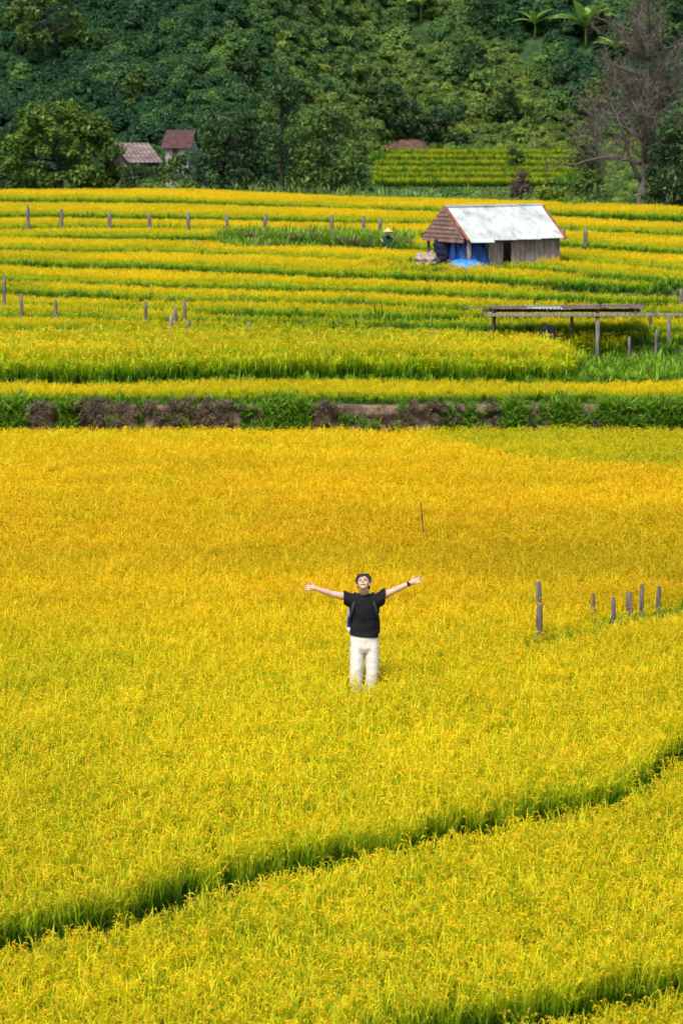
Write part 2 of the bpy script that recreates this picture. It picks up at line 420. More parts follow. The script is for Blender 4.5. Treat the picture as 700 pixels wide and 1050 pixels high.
def copy_thing(src, loc, rz=None, scale=None):
    r = src.copy(); COL.objects.link(r); r.location = loc
    if rz is not None: r.rotation_euler = (0, 0, rz)
    if scale: r.scale = (scale,) * 3 if not isinstance(scale, tuple) else scale
    for ch in list(src.children):
        c = ch.copy(); COL.objects.link(c); c.parent = r
        for g in list(ch.children):
            k = g.copy(); COL.objects.link(k); k.parent = c
    return r

# ------------------------------------------------------------------ scatter (stuff only)
def strip_set():
    return {'V': [], 'F': [], 'kind': [], 'hh': [], 'rnd': [], 'n': 0}
def add_strip(S, P, W, side, kind, hh, rnd):
    """ribbon along P (n,3) of half width W (n) sideways"""
    n = len(P); b = S['n']
    for i in range(n):
        S['V'] += [P[i] - side * W[i], P[i] + side * W[i]]
        S['hh'] += [hh[i]] * 2
    S['kind'] += [kind] * (2 * n); S['rnd'] += [rnd] * (2 * n)
    for i in range(n - 1): S['F'].append((b + 2 * i, b + 2 * i + 1, b + 2 * i + 3, b + 2 * i + 2))
    S['n'] += 2 * n
def tuft_mesh(name, mat, rnd, n, spread, hmin, hmax, wide=1., panicle=True, leaves=3, lean=.25, gl=.011, ll=(.22, .36), pl=(.11, .18)):
    S = strip_set()
    for i in range(n):
        a = rnd.uniform(0, 6.283); r = spread * math.sqrt(rnd.uniform(0, 1))
        base = np.array([r * math.cos(a), r * math.sin(a), 0.])
        la = a + rnd.uniform(-1, 1); ln = lean * rnd.uniform(.2, 1); h = rnd.uniform(hmin, hmax)
        dirv = np.array([math.cos(la), math.sin(la), 0.])
        t = np.linspace(0, 1, 4)
        P = base + dirv * (ln * h * t ** 2)[:, None] * .7 + np.array([0, 0, 1.]) * (h * t)[:, None]
        rr = rnd.uniform(0, 1)
        fa = rnd.uniform(0, 3.14); side = np.array([math.cos(fa), math.sin(fa), 0])
        add_strip(S, P, np.array([.004, .004, .0035, .003]) * wide, side, 0, P[:, 2] / hmax, rr)
        for j in range(leaves):
            t0 = rnd.uniform(.15, .85); o = base + dirv * ln * h * t0 ** 2 * .7 + np.array([0, 0, h * t0])
            L = rnd.uniform(*ll) * hmax / .5; oa = rnd.uniform(0, 6.283); od = np.array([math.cos(oa), math.sin(oa), 0])
            el = rnd.uniform(1.1, 1.52); droop = rnd.uniform(.05, .95)
            q = [o]; ang = el
            for s_ in range(4):
                q.append(q[-1] + (od * math.cos(ang) + np.array([0, 0, math.sin(ang)])) * L / 4); ang -= droop * .55
            q = np.array(q); q[:, 2] = np.maximum(q[:, 2], .01)
            sd = np.array([-od[1], od[0], 0])
            add_strip(S, q, np.array([.5, 1, .9, .6, .08]) * .0065 * wide, sd, 0, np.clip(q[:, 2] / hmax, 0, 1.1), rnd.uniform(0, 1))
        if panicle and rnd.uniform(0, 1) < panicle:
            o = P[-1]; ang = rnd.uniform(1.1, 1.5); L = rnd.uniform(*pl) * hmax / .5
            oa = la + rnd.uniform(-.5, .5); od = np.array([math.cos(oa), math.sin(oa), 0]); m = 8
            for s_ in range(m):
                nx = o + (od * math.cos(ang) + np.array([0, 0, math.sin(ang)])) * L / m
                ang -= 2.5 / m * (.6 + .8 * s_ / m)
                wv = np.array([rnd.normal(0, 1) for _ in range(3)]); wv /= np.linalg.norm(wv)
                w = gl * wide * math.sin(math.pi * (s_ + .8) / (m + 1)) * rnd.uniform(.7, 1.2)
                j = np.array([rnd.normal(0, .004) for _ in range(3)])
                add_strip(S, np.array([o + j, nx + j + (nx - o) * .5]), np.array([w, w * .6]), wv, 1, np.array([1, 1.]), rr * .7 + rnd.uniform(0, .3))
                o = nx
    return np_mesh(name, np.array(S['V']), np.array(S['F']), mat, {k: S[k] for k in ('kind', 'hh', 'rnd')})
def shrub_mesh(name, mat, rnd, n, rad, zr, leaf, lobes=9):
    """a bush: leaf cards spread over several uneven lobes"""
    V = []; F = []; A = []
    lob = []
    for i in range(lobes):
        a = rnd.uniform(0, 6.283); r = rad * rnd.uniform(.1, .75); z = zr * rnd.uniform(.25, .95) * (1 - .5 * (r / rad) ** 2)
        lob.append((np.array([r * math.cos(a), r * math.sin(a), z]), rad * rnd.uniform(.32, .55), rnd.uniform(-.15, .15)))
    c = []
    for i in range(n):
        L = lob[rnd.integers(0, lobes)]
        dv = rnd.normal(0, 1, 3); dv /= np.linalg.norm(dv); dv[2] = dv[2] if dv[2] > -.3 else -dv[2]
        p = L[0] + dv * L[1] * rnd.uniform(.55, 1.08) ** .5 * np.array([1, 1, .8])
        nrm = dv * .8 + np.array([0, 0, .6]) + rnd.normal(0, .45, 3); nrm /= np.linalg.norm(nrm)
        t = np.cross(nrm, rnd.normal(0, 1, 3)); t /= np.linalg.norm(t); b = np.cross(nrm, t)
        l = leaf * rnd.uniform(.6, 1.3); w = l * .42; k = len(V)
        V += [p - t * l, p + b * w, p + t * l, p - b * w]; F.append((k, k + 1, k + 2, k + 3))
        A += [min(1, max(0, rnd.uniform(0, 1) * .75 + .12 + L[2]))] * 4
    V = np.array(V); V[:, 2] = np.maximum(V[:, 2], .02)
    return np_mesh(name, V, np.array(F), mat, {'rnd': A})
PROTO = {}
def protos(key, meshes):
    PROTO[key] = []
    for me in meshes:
        o = bpy.data.objects.new(me.name, me); PROTO[key].append(o)
def scatter(name, key, P, scl, tint, var, label, cat, rot=None, tilt=None, stretch=None):
    n = len(P); me = bpy.data.meshes.new(name)
    me.vertices.add(n); me.vertices.foreach_set('co', np.asarray(P, np.float32).ravel())
    def put(k, t, a):
        at = me.attributes.new(k, t, 'POINT'); at.data.foreach_set('value' if t != 'FLOAT_VECTOR' else 'vector', np.asarray(a).ravel())
    rz = RNG.uniform(0, 6.283, n) if rot is None else rot
    tl = RNG.normal(0, .07, (n, 2)) if tilt is None else tilt
    E = np.stack([tl[:, 0], tl[:, 1], rz], 1).astype(np.float32)
    sc = np.stack([scl, scl, scl if stretch is None else scl * stretch], 1).astype(np.float32)
    put('rotv', 'FLOAT_VECTOR', E); put('sclv', 'FLOAT_VECTOR', sc)
    put('tint', 'FLOAT', np.asarray(tint, np.float32)); put('var', 'FLOAT', np.asarray(var, np.float32))
    put('pick', 'INT', RNG.integers(0, len(PROTO[key]), n).astype(np.int32))
    o = link(bpy.data.objects.new(name, me)); tag(o, label, cat, None, 'stuff')
    ng = bpy.data.node_groups.new(name, 'GeometryNodeTree')
    ng.interface.new_socket('Geometry', in_out='INPUT', socket_type='NodeSocketGeometry')
    ng.interface.new_socket('Geometry', in_out='OUTPUT', socket_type='NodeSocketGeometry')
    L = ng.links.new; nn = ng.nodes.new
    gi, go = nn('NodeGroupInput'), nn('NodeGroupOutput')
    jn = nn('GeometryNodeJoinGeometry')
    for p in reversed(PROTO[key]):
        oi = nn('GeometryNodeObjectInfo'); oi.inputs['Object'].default_value = p; oi.inputs['As Instance'].default_value = False
        g2 = nn('GeometryNodeGeometryToInstance'); L(oi.outputs['Geometry'], g2.inputs[0]); L(g2.outputs[0], jn.inputs[0])
    def at(k, t):
        a = nn('GeometryNodeInputNamedAttribute'); a.data_type = t; a.inputs['Name'].default_value = k; return a.outputs['Attribute']
    ip = nn('GeometryNodeInstanceOnPoints'); ip.inputs['Pick Instance'].default_value = True
    L(gi.outputs[0], ip.inputs['Points']); L(jn.outputs[0], ip.inputs['Instance'])
    L(at('pick', 'INT'), ip.inputs['Instance Index']); L(at('sclv', 'FLOAT_VECTOR'), ip.inputs['Scale'])
    er = nn('FunctionNodeEulerToRotation'); L(at('rotv', 'FLOAT_VECTOR'), er.inputs[0]); L(er.outputs[0], ip.inputs['Rotation'])
    L(ip.outputs[0], go.inputs[0])
    o.modifiers.new('scatter', 'NODES').node_group = ng
    return o

rg = np.random.default_rng(3)
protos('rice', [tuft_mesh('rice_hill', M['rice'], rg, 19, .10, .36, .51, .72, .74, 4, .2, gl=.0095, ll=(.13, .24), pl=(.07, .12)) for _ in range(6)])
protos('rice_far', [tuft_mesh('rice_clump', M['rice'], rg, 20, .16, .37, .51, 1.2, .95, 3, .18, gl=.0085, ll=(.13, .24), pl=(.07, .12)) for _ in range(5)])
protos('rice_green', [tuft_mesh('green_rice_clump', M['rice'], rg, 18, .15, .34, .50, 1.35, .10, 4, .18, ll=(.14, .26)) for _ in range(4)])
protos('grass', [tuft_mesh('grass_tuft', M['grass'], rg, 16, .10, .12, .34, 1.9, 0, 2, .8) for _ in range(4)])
protos('reed', [tuft_mesh('reed_tuft', M['reed'], rg, 7, .25, .5, 1.2, 4.5, 0, 4, .4) for _ in range(4)])
protos('dry', [tuft_mesh('dry_tuft', M['dry'], rg, 26, .16, .12, .36, 1.8, 0, 3, 1.6) for _ in range(4)])
protos('shrub', [shrub_mesh('shrub', M['shrub'], rg, 1500, 1.0, 1.25, .115, 11) for _ in range(6)])

def grid_pts(x0, x1, y0, y1, dens):
    s = 1 / math.sqrt(dens); nx, ny = int((x1 - x0) / s) + 1, int((y1 - y0) / s) + 1
    gx, gy = np.meshgrid(x0 + s * np.arange(nx), y0 + s * np.arange(ny))
    x = gx.ravel() + RNG.uniform(-.42, .42, gx.size) * s; y = gy.ravel() + RNG.uniform(-.42, .42, gx.size) * s
    return x, y
def half_w(y, k=1.35, m=3.2): return 350 / FPX * y * k + m

# ---- ground sheet
def build_terrain():
    ys = np.concatenate([np.arange(-60, 14, 2), np.arange(14, 30, .12), np.arange(30, Y_SCARP - 2, .6), np.arange(Y_SCARP - 2, Y_SCARP + 3, .12),
                         np.arange(Y_SCARP + 3, Y_EDGE + 22, .22), np.arange(Y_EDGE + 22, Y_VAL1 + 4, .3), np.arange(Y_VAL1 + 4, Y_VAL1 + 90, 1.2), np.arange(Y_VAL1 + 90, 900, 20)])
    xs = np.concatenate([np.arange(-500, -60, 20), np.arange(-60, -26, 1.2), np.arange(-26, 26, .35), np.arange(26, 60, 1.2), np.arange(60, 501, 20)])
    X, Y = np.meshgrid(xs, ys); Z = ground(X.ravel(), Y.ravel())
    V = np.stack([X.ravel(), Y.ravel(), Z], 1); nx, ny = len(xs), len(ys)
    i = np.arange((ny - 1) * nx).reshape(ny - 1, nx)[:, :-1].ravel()
    F = np.stack([i, i + 1, i + nx + 1, i + nx], 1)
    o = link(bpy.data.objects.new('terrain', np_mesh('terrain', V, F, M['ground'], None, True)))
    tag(o, 'terraced valley floor and the slope rising behind it', 'ground', None, 'structure')
    o.data.materials.append(M['hill'])
    o.data.polygons.foreach_set('material_index', (V[F[:, 0], 1] > Y_EDGE + 4).astype(np.int32))
build_terrain()

# ---- crop colour over the main field: patches that ripen differently
def crop_tint(x, y, zc):
    u, v = proj(x, y, zc)
    t = np.full(np.shape(x), .5)
    n = fbm(x * .25, y * .12, 71, 4) - .5; n2 = fbm(x * 1.1, y * .6, 77, 3) - .5
    vv = v + 46 * n + 14 * n2
    t = np.interp(vv, [440, 470, 540, 556, 575, 592, 612, 655, 690, 760, 860, 1050], [.60, .76, .82, .84, .80, .84, .82, .58, .47, .40, .34, .32])
    lf = sstep(230, 0, u) * sstep(620, 660, vv) * (1 - sstep(690, 730, vv)); t = t - .22 * lf
    rt = sstep(350, 700, u); band = (1 - sstep(444 + 26 * rt, 452 + 30 * rt, v)) * rt; t = t * (1 - .9 * sstep(.05, .3, band))
    return np.clip(t + .36 * n2 + .25 * n, .02, 1)
def crop_var(x, y, zc):
    u, v = proj(x, y, zc); n = fbm(x * .18, y * .10, 81, 3) - .5
    vv = v + 22 * n
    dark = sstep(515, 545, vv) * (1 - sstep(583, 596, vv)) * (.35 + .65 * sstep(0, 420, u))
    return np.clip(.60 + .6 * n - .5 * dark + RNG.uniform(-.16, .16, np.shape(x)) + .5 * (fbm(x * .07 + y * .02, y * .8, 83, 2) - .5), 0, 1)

BUND = line_fn([(520, 668), (555, 661), (600, 652), (640, 643), (673, 636), (700, 629), (760, 618)], .35)
PERSON = hit_z(373, 733, 0.)
PERSON = np.array([*hit_y(373, 733, 34.9)[:2], 0.]) if False else PERSON
print('person', PERSON)

def rice_field():
    # main paddy
    x, y = grid_pts(-13, 13, 22, Y_SCARP - .3, 34)
    keep = (np.abs(x) < half_w(y)) & (y > A_FRONT(x) + .05 + .1 * RNG.uniform(-1, 1, x.shape)) & (y < scarp_y(x) - .35)
    bd = np.abs(y - BUND(x)); inb = (x > hit_z(535, 660, .3)[0])
    keep &= ~(inb & (bd < .16))
    keep &= ~((np.abs(x - PERSON[0]) < .25) & (y - PERSON[1] > -.34) & (y - PERSON[1] < .16))
    x, y = x[keep], y[keep]
    t = crop_tint(x, y, H_MAIN); va = crop_var(x, y, H_MAIN)
    sc = RNG.uniform(.92, 1.1, x.shape) * (1 + .10 * (fbm(x * .5, y * .5, 91) - .5) * 2)
    fr = sstep(.9, .1, y - A_FRONT(x)); t = t * (1 - .25 * fr)
    nb = np.where(inb[keep], sstep(.9, .3, bd[keep]), 0); t = t * (1 - .6 * nb); sc = sc * (1 - .12 * nb)
    P = np.stack([x, y, np.zeros_like(x) - .01], 1)
    far = y > 46
    scatter('main_paddy_rice', 'rice', P[~far], sc[~far], t[~far], va[~far], 'ripening rice around the standing man, from the diagonal gap back to mid field', 'rice')
    x2, y2 = x[far], y[far]
    sub = RNG.uniform(0, 1, x2.shape) < .75
    scatter('far_paddy_rice', 'rice_far', P[far][sub], sc[far][sub], t[far][sub], va[far][sub], 'deep golden rice filling the flat paddy up to the earth bank', 'rice')
    # paddy between the two gaps
    x, y = grid_pts(-9, 9, 17, 38, 36)
    keep = (np.abs(x) < half_w(y)) & (y < A_BACK(x) - .05 + .1 * RNG.uniform(-1, 1, x.shape)) & (y > B_FRONT(x) + .1 * RNG.uniform(-1, 1, x.shape))
    keep &= ~((np.abs(y - SPUR(x)) < .10) & (x > hit_z(640, 828, .3)[0]))
    x, y = x[keep], y[keep]; t = crop_tint(x, y, H_MAIN + Z1) - .03; fr = sstep(.8, .1, y - B_FRONT(x)); t = t * (1 - .25 * fr)
    scatter('near_paddy_rice', 'rice', np.stack([x, y, 0 * x + Z1 - .01], 1), RNG.uniform(.9, 1.08, x.shape), np.clip(t, 0, 1), crop_var(x, y, H_MAIN + Z1),
            'yellow green rice below the long diagonal gap, nearest large paddy', 'rice')
    x, y = grid_pts(-2, 9, 15, 28, 36)
    keep = (np.abs(x) < half_w(y)) & (y < B_BACK(x) + .1 * RNG.uniform(-1, 1, x.shape))
    x, y = x[keep], y[keep]
    scatter('corner_paddy_rice', 'rice', np.stack([x, y, 0 * x + Z0 - .01], 1), RNG.uniform(.9, 1.05, x.shape), np.clip(crop_tint(x, y, H_MAIN + Z0) - .08, 0, 1), RNG.uniform(.3, .8, x.shape),
            'green tinged rice in the bottom right corner below the short gap', 'rice')
    # low weeds in the gaps and along the bund
    W = []
    for f, b, z in ((A_FRONT, A_BACK, Z1), (B_FRONT, B_BACK, Z0)):
        x, y = grid_pts(-9, 9, 17, 44, 34)
        k = (y < f(x) + .15) & (y > b(x) - .2) & (np.abs(x) < half_w(y)); x, y = x[k], y[k]
        W.append(np.stack([x, y, ground(x, y)], 1))
    x, y = grid_pts(0, 9, 36, 46, 16); k = (np.abs(y - BUND(x)) < .35) & (RNG.uniform(0, 1, x.shape) < .25 + .75 * sstep(560, 640, 350 + FPX * x / y)) & (x > hit_z(505, 660, .3)[0]); W.append(np.stack([x[k], y[k], 0 * x[k] + .06], 1))
    x, y = grid_pts(-2, 3, 36, 42, 7)
    c = hit_z(428, 656, .4); k = (((x - c[0]) / .75) ** 2 + ((y - c[1]) / .6) ** 2 < 1); W.append(np.stack([x[k], y[k], 0 * x[k] + .12], 1))
    W = np.concatenate(W)
    big = np.where(W[:, 1] > 34.5, .95, .45)
    scatter('gap_weeds', 'grass', W, big * RNG.uniform(.7, 1.3, len(W)), RNG.uniform(0, 1, len(W)), RNG.uniform(.2, 1, len(W)), 'low green weeds in the gaps between paddies and along the post row', 'grass')
rice_field()

# ---- terraces
HUT_C = hit_y(512, 262, 1.)           # placed below
def strip_of(x, y):
    s = np.full(x.shape, -1)
    s[y > scarp_y(x) + .3] = 0
    for k in range(1, NT): s[y > back_y(k - 1, x)] = k
    s[y > edge_y(x)] = NT
    return s
K_HUT = 8
# ground depth where the hut stands (its front post foot at photo 474,276)
print('hut', HP, 'px/m', FPX / HP[1])
SHED = hit_ground(612, 377, Y_SCARP + 2, Y_EDGE)
print('shed', SHED)
PATCH_C = hit_ground(318, 258, Y_SCARP + 5, Y_EDGE)
def patch_mask(x, y):
    u, v = proj(x, y, ground(x, y) + .1)
    return (sstep(205, 260, u) * (1 - sstep(405, 435, u))) * sstep(243, 246, v) * (1 - sstep(259, 262, v)) > .5 - 1.3 * (fbm(x * .8, y * .5, 33) - .5)
def terraces():
    x, y = grid_pts(-33, 33, Y_SCARP, Y_EDGE + 8, 24)
    k = np.abs(x) < half_w(y, 1.25, 2); x, y = x[k], y[k]
    s = strip_of(x, y); z = ground(x, y)
    front = np.where(s > 0, 0, y - scarp_y(x) - .3); back = np.full(x.shape, 99.)
    for q in range(NT):
        m = s == q
        if q > 0: front[m] = (y - back_y(q - 1, x))[m]
        back[m] = (back_y(q, x) - y)[m]
    bare = (s == NT) | (s < 0) | (front < .08) | (back < np.interp(s, [0, 2, 5, 12], [.45, .32, .4, .9]) * (.5 + vnoise(x * .4, s * 2.1, 19)))
    # harvested patch, hut yard
    pt = patch_mask(x, y)
    lx = (x - HP[0]) * math.cos(HUT_YAW) + (y - HP[1]) * math.sin(HUT_YAW); ly = -(x - HP[0]) * math.sin(HUT_YAW) + (y - HP[1]) * math.cos(HUT_YAW)
    hut = (lx > -.3) & (lx < 3.7) & (ly > -.05) & (ly < 2.6)
    yard = (lx > -2.0) & (lx < 4.0) & (ly > -1.15) & (ly < 2.8)
    ub = 350 + FPX * x / y
    shed = (s == 1) & (ub > 576 + 40 * (vnoise(y * .9, x * .3, 3) - .5) + RNG.uniform(-14, 14, x.shape)) & (y < SHED[1] + .3)
    big = (ub > 575) & (s == 9) & (front < 3.2)
    rice = ~bare & ~pt & ~hut & ~yard & ~shed
    dens = np.interp(y, [70, 100, Y_EDGE], [1, .9, .8]); rice &= RNG.uniform(0, 1, x.shape) < dens
    n = fbm(x * .3, y * .3, 101, 3) - .5
    t = np.interp(s, [0, 1, 2, 3, 6, 12], [.52, .08, .42, .5, .58, .56]) + .6 * n
    t = t - .28 * sstep(1.6, .1, front) * (s != 0)
    u_, v_ = proj(x, y, z + .4); t = np.where((s >= 10) , t + .08, t)
    h = np.array([*HT, .38])[np.clip(s, 0, NT)]
    sc = h / .5 * RNG.uniform(.9, 1.1, x.shape)
    gw = np.interp(s, [0, 1, 2, 5, 6, 12], [.5, 1.1, .9, 1.05, 1.75, 2.3]) * (.55 + .9 * fbm(x * .35, s * 3.7, 141, 3)) * np.where(big, 4, 1)
    green = rice & (front < gw)
    fp = rice & (s == 1) & ~green & (RNG.uniform(0, 1, x.shape) < .9); ot = rice & (s != 1) & ~green
    P = np.stack([x, y, z - .01], 1)
    va = np.clip(.58 + .8 * n + RNG.uniform(-.3, .3, x.shape), 0, 1)
    PROTO['rice_mix'] = PROTO['rice_far'][:3] + PROTO['rice_green'][:3]
    scatter('tall_green_rice', 'rice_mix', P[fp], sc[fp], np.clip(t[fp], 0, 1), va[fp], 'taller greener rice in the wide terrace just above the lowest strip', 'rice')
    scatter('terrace_rice', 'rice_far', P[ot], sc[ot], np.clip(t[ot], 0, 1), va[ot], 'narrow curving strips of golden rice on the stepped terraces', 'rice')
    scatter('green_edge_rice', 'rice_green', P[green], sc[green] * .86, np.clip(RNG.uniform(.0, .24, green.sum()), 0, 1), RNG.uniform(.3, 1, green.sum()), 'greener unripe rice along the front edges of the terraces', 'rice')
    gr = ((bare & (s >= 0) & ((s == NT) | (RNG.uniform(0, 1, x.shape) < .8))) | pt | (yard & ~hut) | shed | (RNG.uniform(0, 1, x.shape) < .06) & (front < .9)) & ~((s == NT) & (y > edge_y(x) + 3))
    gr &= ~hut
    gs = np.where(pt, RNG.uniform(.7, 1.6, x.shape), RNG.uniform(.6, 1.25, x.shape)) * np.where(yard, .45, 1) * np.where((s == 0) & (front < .8), .5, 1)
    scatter('terrace_grass', 'grass', P[gr], gs[gr] * np.where(pt | shed, 1.05, .95)[gr], x[gr] * 0 + .5, RNG.uniform(.45, 1, gr.sum()), 'green grass on the narrow bunds between terraces and the cut patch', 'grass')
    # stubble straw in the cut patch
    st = pt & (RNG.uniform(0, 1, x.shape) < .22)
    if st.sum(): scatter('straw_litter', 'dry', P[st] + [0, 0, .08], RNG.uniform(.7, 1.2, st.sum()), x[st] * 0, RNG.uniform(.6, 1, st.sum()), 'pale cut straw lying in the harvested green patch', 'straw')
terraces()

# ---- scarp: an eroded earth bank with grass and dry tufts
EXPOSED = [(24, 62, 1), (78, 140, 1), (142, 250, .93), (252, 275, .6), (316, 412, 1), (414, 460, 1), (462, 480, .9), (484, 515, 1), (535, 565, .8), (595, 620, .6), (640, 655, .5)]
DRYU = [(30, 58), (76, 128), (120, 136), (138, 160), (160, 250), (318, 345), (410, 470), (496, 510)]
def scarp():
    xs = np.arange(-20, 20, .07); nz = 16
    zt = ZT[0] - HT[0]; V = []
    for j in range(nz + 1):
        t = j / nz
        y = scarp_y(xs) - .42 * (1 - t) ** 1.3 - .06
        r = .50 * (fbm(xs * 1.3, t * 2.2 + 0 * xs, 51, 4) - .5) + .26 * (fbm(xs * 5, t * 6 + 0 * xs, 55, 3) - .5)
        V.append(np.stack([xs, y - r * math.sin(math.pi * min(t, .94)) - (.10 if t > .8 else 0) * vnoise(xs * 2, 0 * xs, 5), -.05 + t * (zt + .09) + .04 * (vnoise(xs * 3, t * 5 + 0 * xs, 6) - .5)], 1))
    V.append(np.stack([xs, scarp_y(xs) + .5, 0 * xs + zt + .012], 1))
    n = len(xs); V = np.concatenate(V); i = np.arange((nz + 1) * n).reshape(nz + 1, n)[:, :-1].ravel()
    o = link(bpy.data.objects.new('earth_bank', np_mesh('earth_bank', V, np.stack([i, i + 1, i + n + 1, i + n], 1), M['earth'], None, False)))
    tag(o, 'eroded brown earth bank between the flat paddy and the terraces', 'bank', None, 'structure')
    x, t = grid_pts(-14, 14, 0, 1, 190); 
    rng = np.random.default_rng(5); 
    x = rng.uniform(-14, 14, 5600); t = rng.uniform(0, 1.12, 5600)
    u = 350 + FPX * x / Y_SCARP
    bare = np.zeros(len(x))
    for a, b, w in EXPOSED: bare = np.maximum(bare, w * sstep(a - 5, a + 5, u) * (1 - sstep(b - 5, b + 5, u)))
    m = fbm(x * .9, t * 1.5, 57) - .5
    keep = (rng.uniform(0, 1, len(x)) > bare * (.97 - .25 * sstep(.8, 1, t)) * (.55 + .9 * fbm(x * 1.6, t * 2, 58, 3)) * sstep(.0, .35, .72 + m)) 
    keep |= (t > .95) & (bare < .4)
    short = 1 - .55 * bare * sstep(.7, .95, t)
    y = scarp_y(x) - .42 * (1 - np.minimum(t, 1)) ** 1.3 - .14 + np.maximum(t - 1, 0) * 5
    z = -.05 + np.minimum(t, 1) * zt
    right = sstep(520, 600, u)
    P = np.stack([x, y, z], 1)[keep]
    tilt = np.stack([rng.uniform(.2, .9, keep.sum()), rng.normal(0, .2, keep.sum())], 1)
    scatter('bank_grass', 'grass', P, rng.uniform(.4, 1.0, keep.sum()) * (1 + .3 * sstep(.8, 1, t[keep])) * short[keep] * (1 - .15 * right[keep]), P[:, 0] * 0, np.clip(rng.uniform(.0, .55, keep.sum()) + .4 * sstep(.6, 1, t[keep]), 0, 1), 'green grass and weeds growing down the earth bank', 'grass', rot=rng.normal(0, .5, keep.sum()), tilt=tilt)
    D = []
    for a, b in DRYU:
        c = int((b - a) * .42)
        uu = rng.uniform(a, b, c); xx = (uu - 350) / FPX * Y_SCARP; tt = .55 + .52 * rng.uniform(0, 1, c) ** .5
        hump = .16 * np.sin(np.pi * (uu - a) / (b - a)) * rng.uniform(.2, 1, c)
        D.append(np.stack([xx, scarp_y(xx) - .42 * (1 - np.minimum(tt, 1)) ** 1.3 - .24, -.05 + np.minimum(tt, 1) * zt + hump * (tt > .8)], 1))
    D = np.concatenate(D)
    scatter('dry_grass', 'dry', D, rng.uniform(.30, .62, len(D)), D[:, 0] * 0, rng.uniform(0, .9, len(D)), 'withered grey brown grass tufts hanging over the lip of the earth bank', 'dry grass', rot=rng.normal(0, .5, len(D)), tilt=np.stack([rng.uniform(.3, 1.2, len(D)), rng.normal(0, .3, len(D))], 1))
scarp()

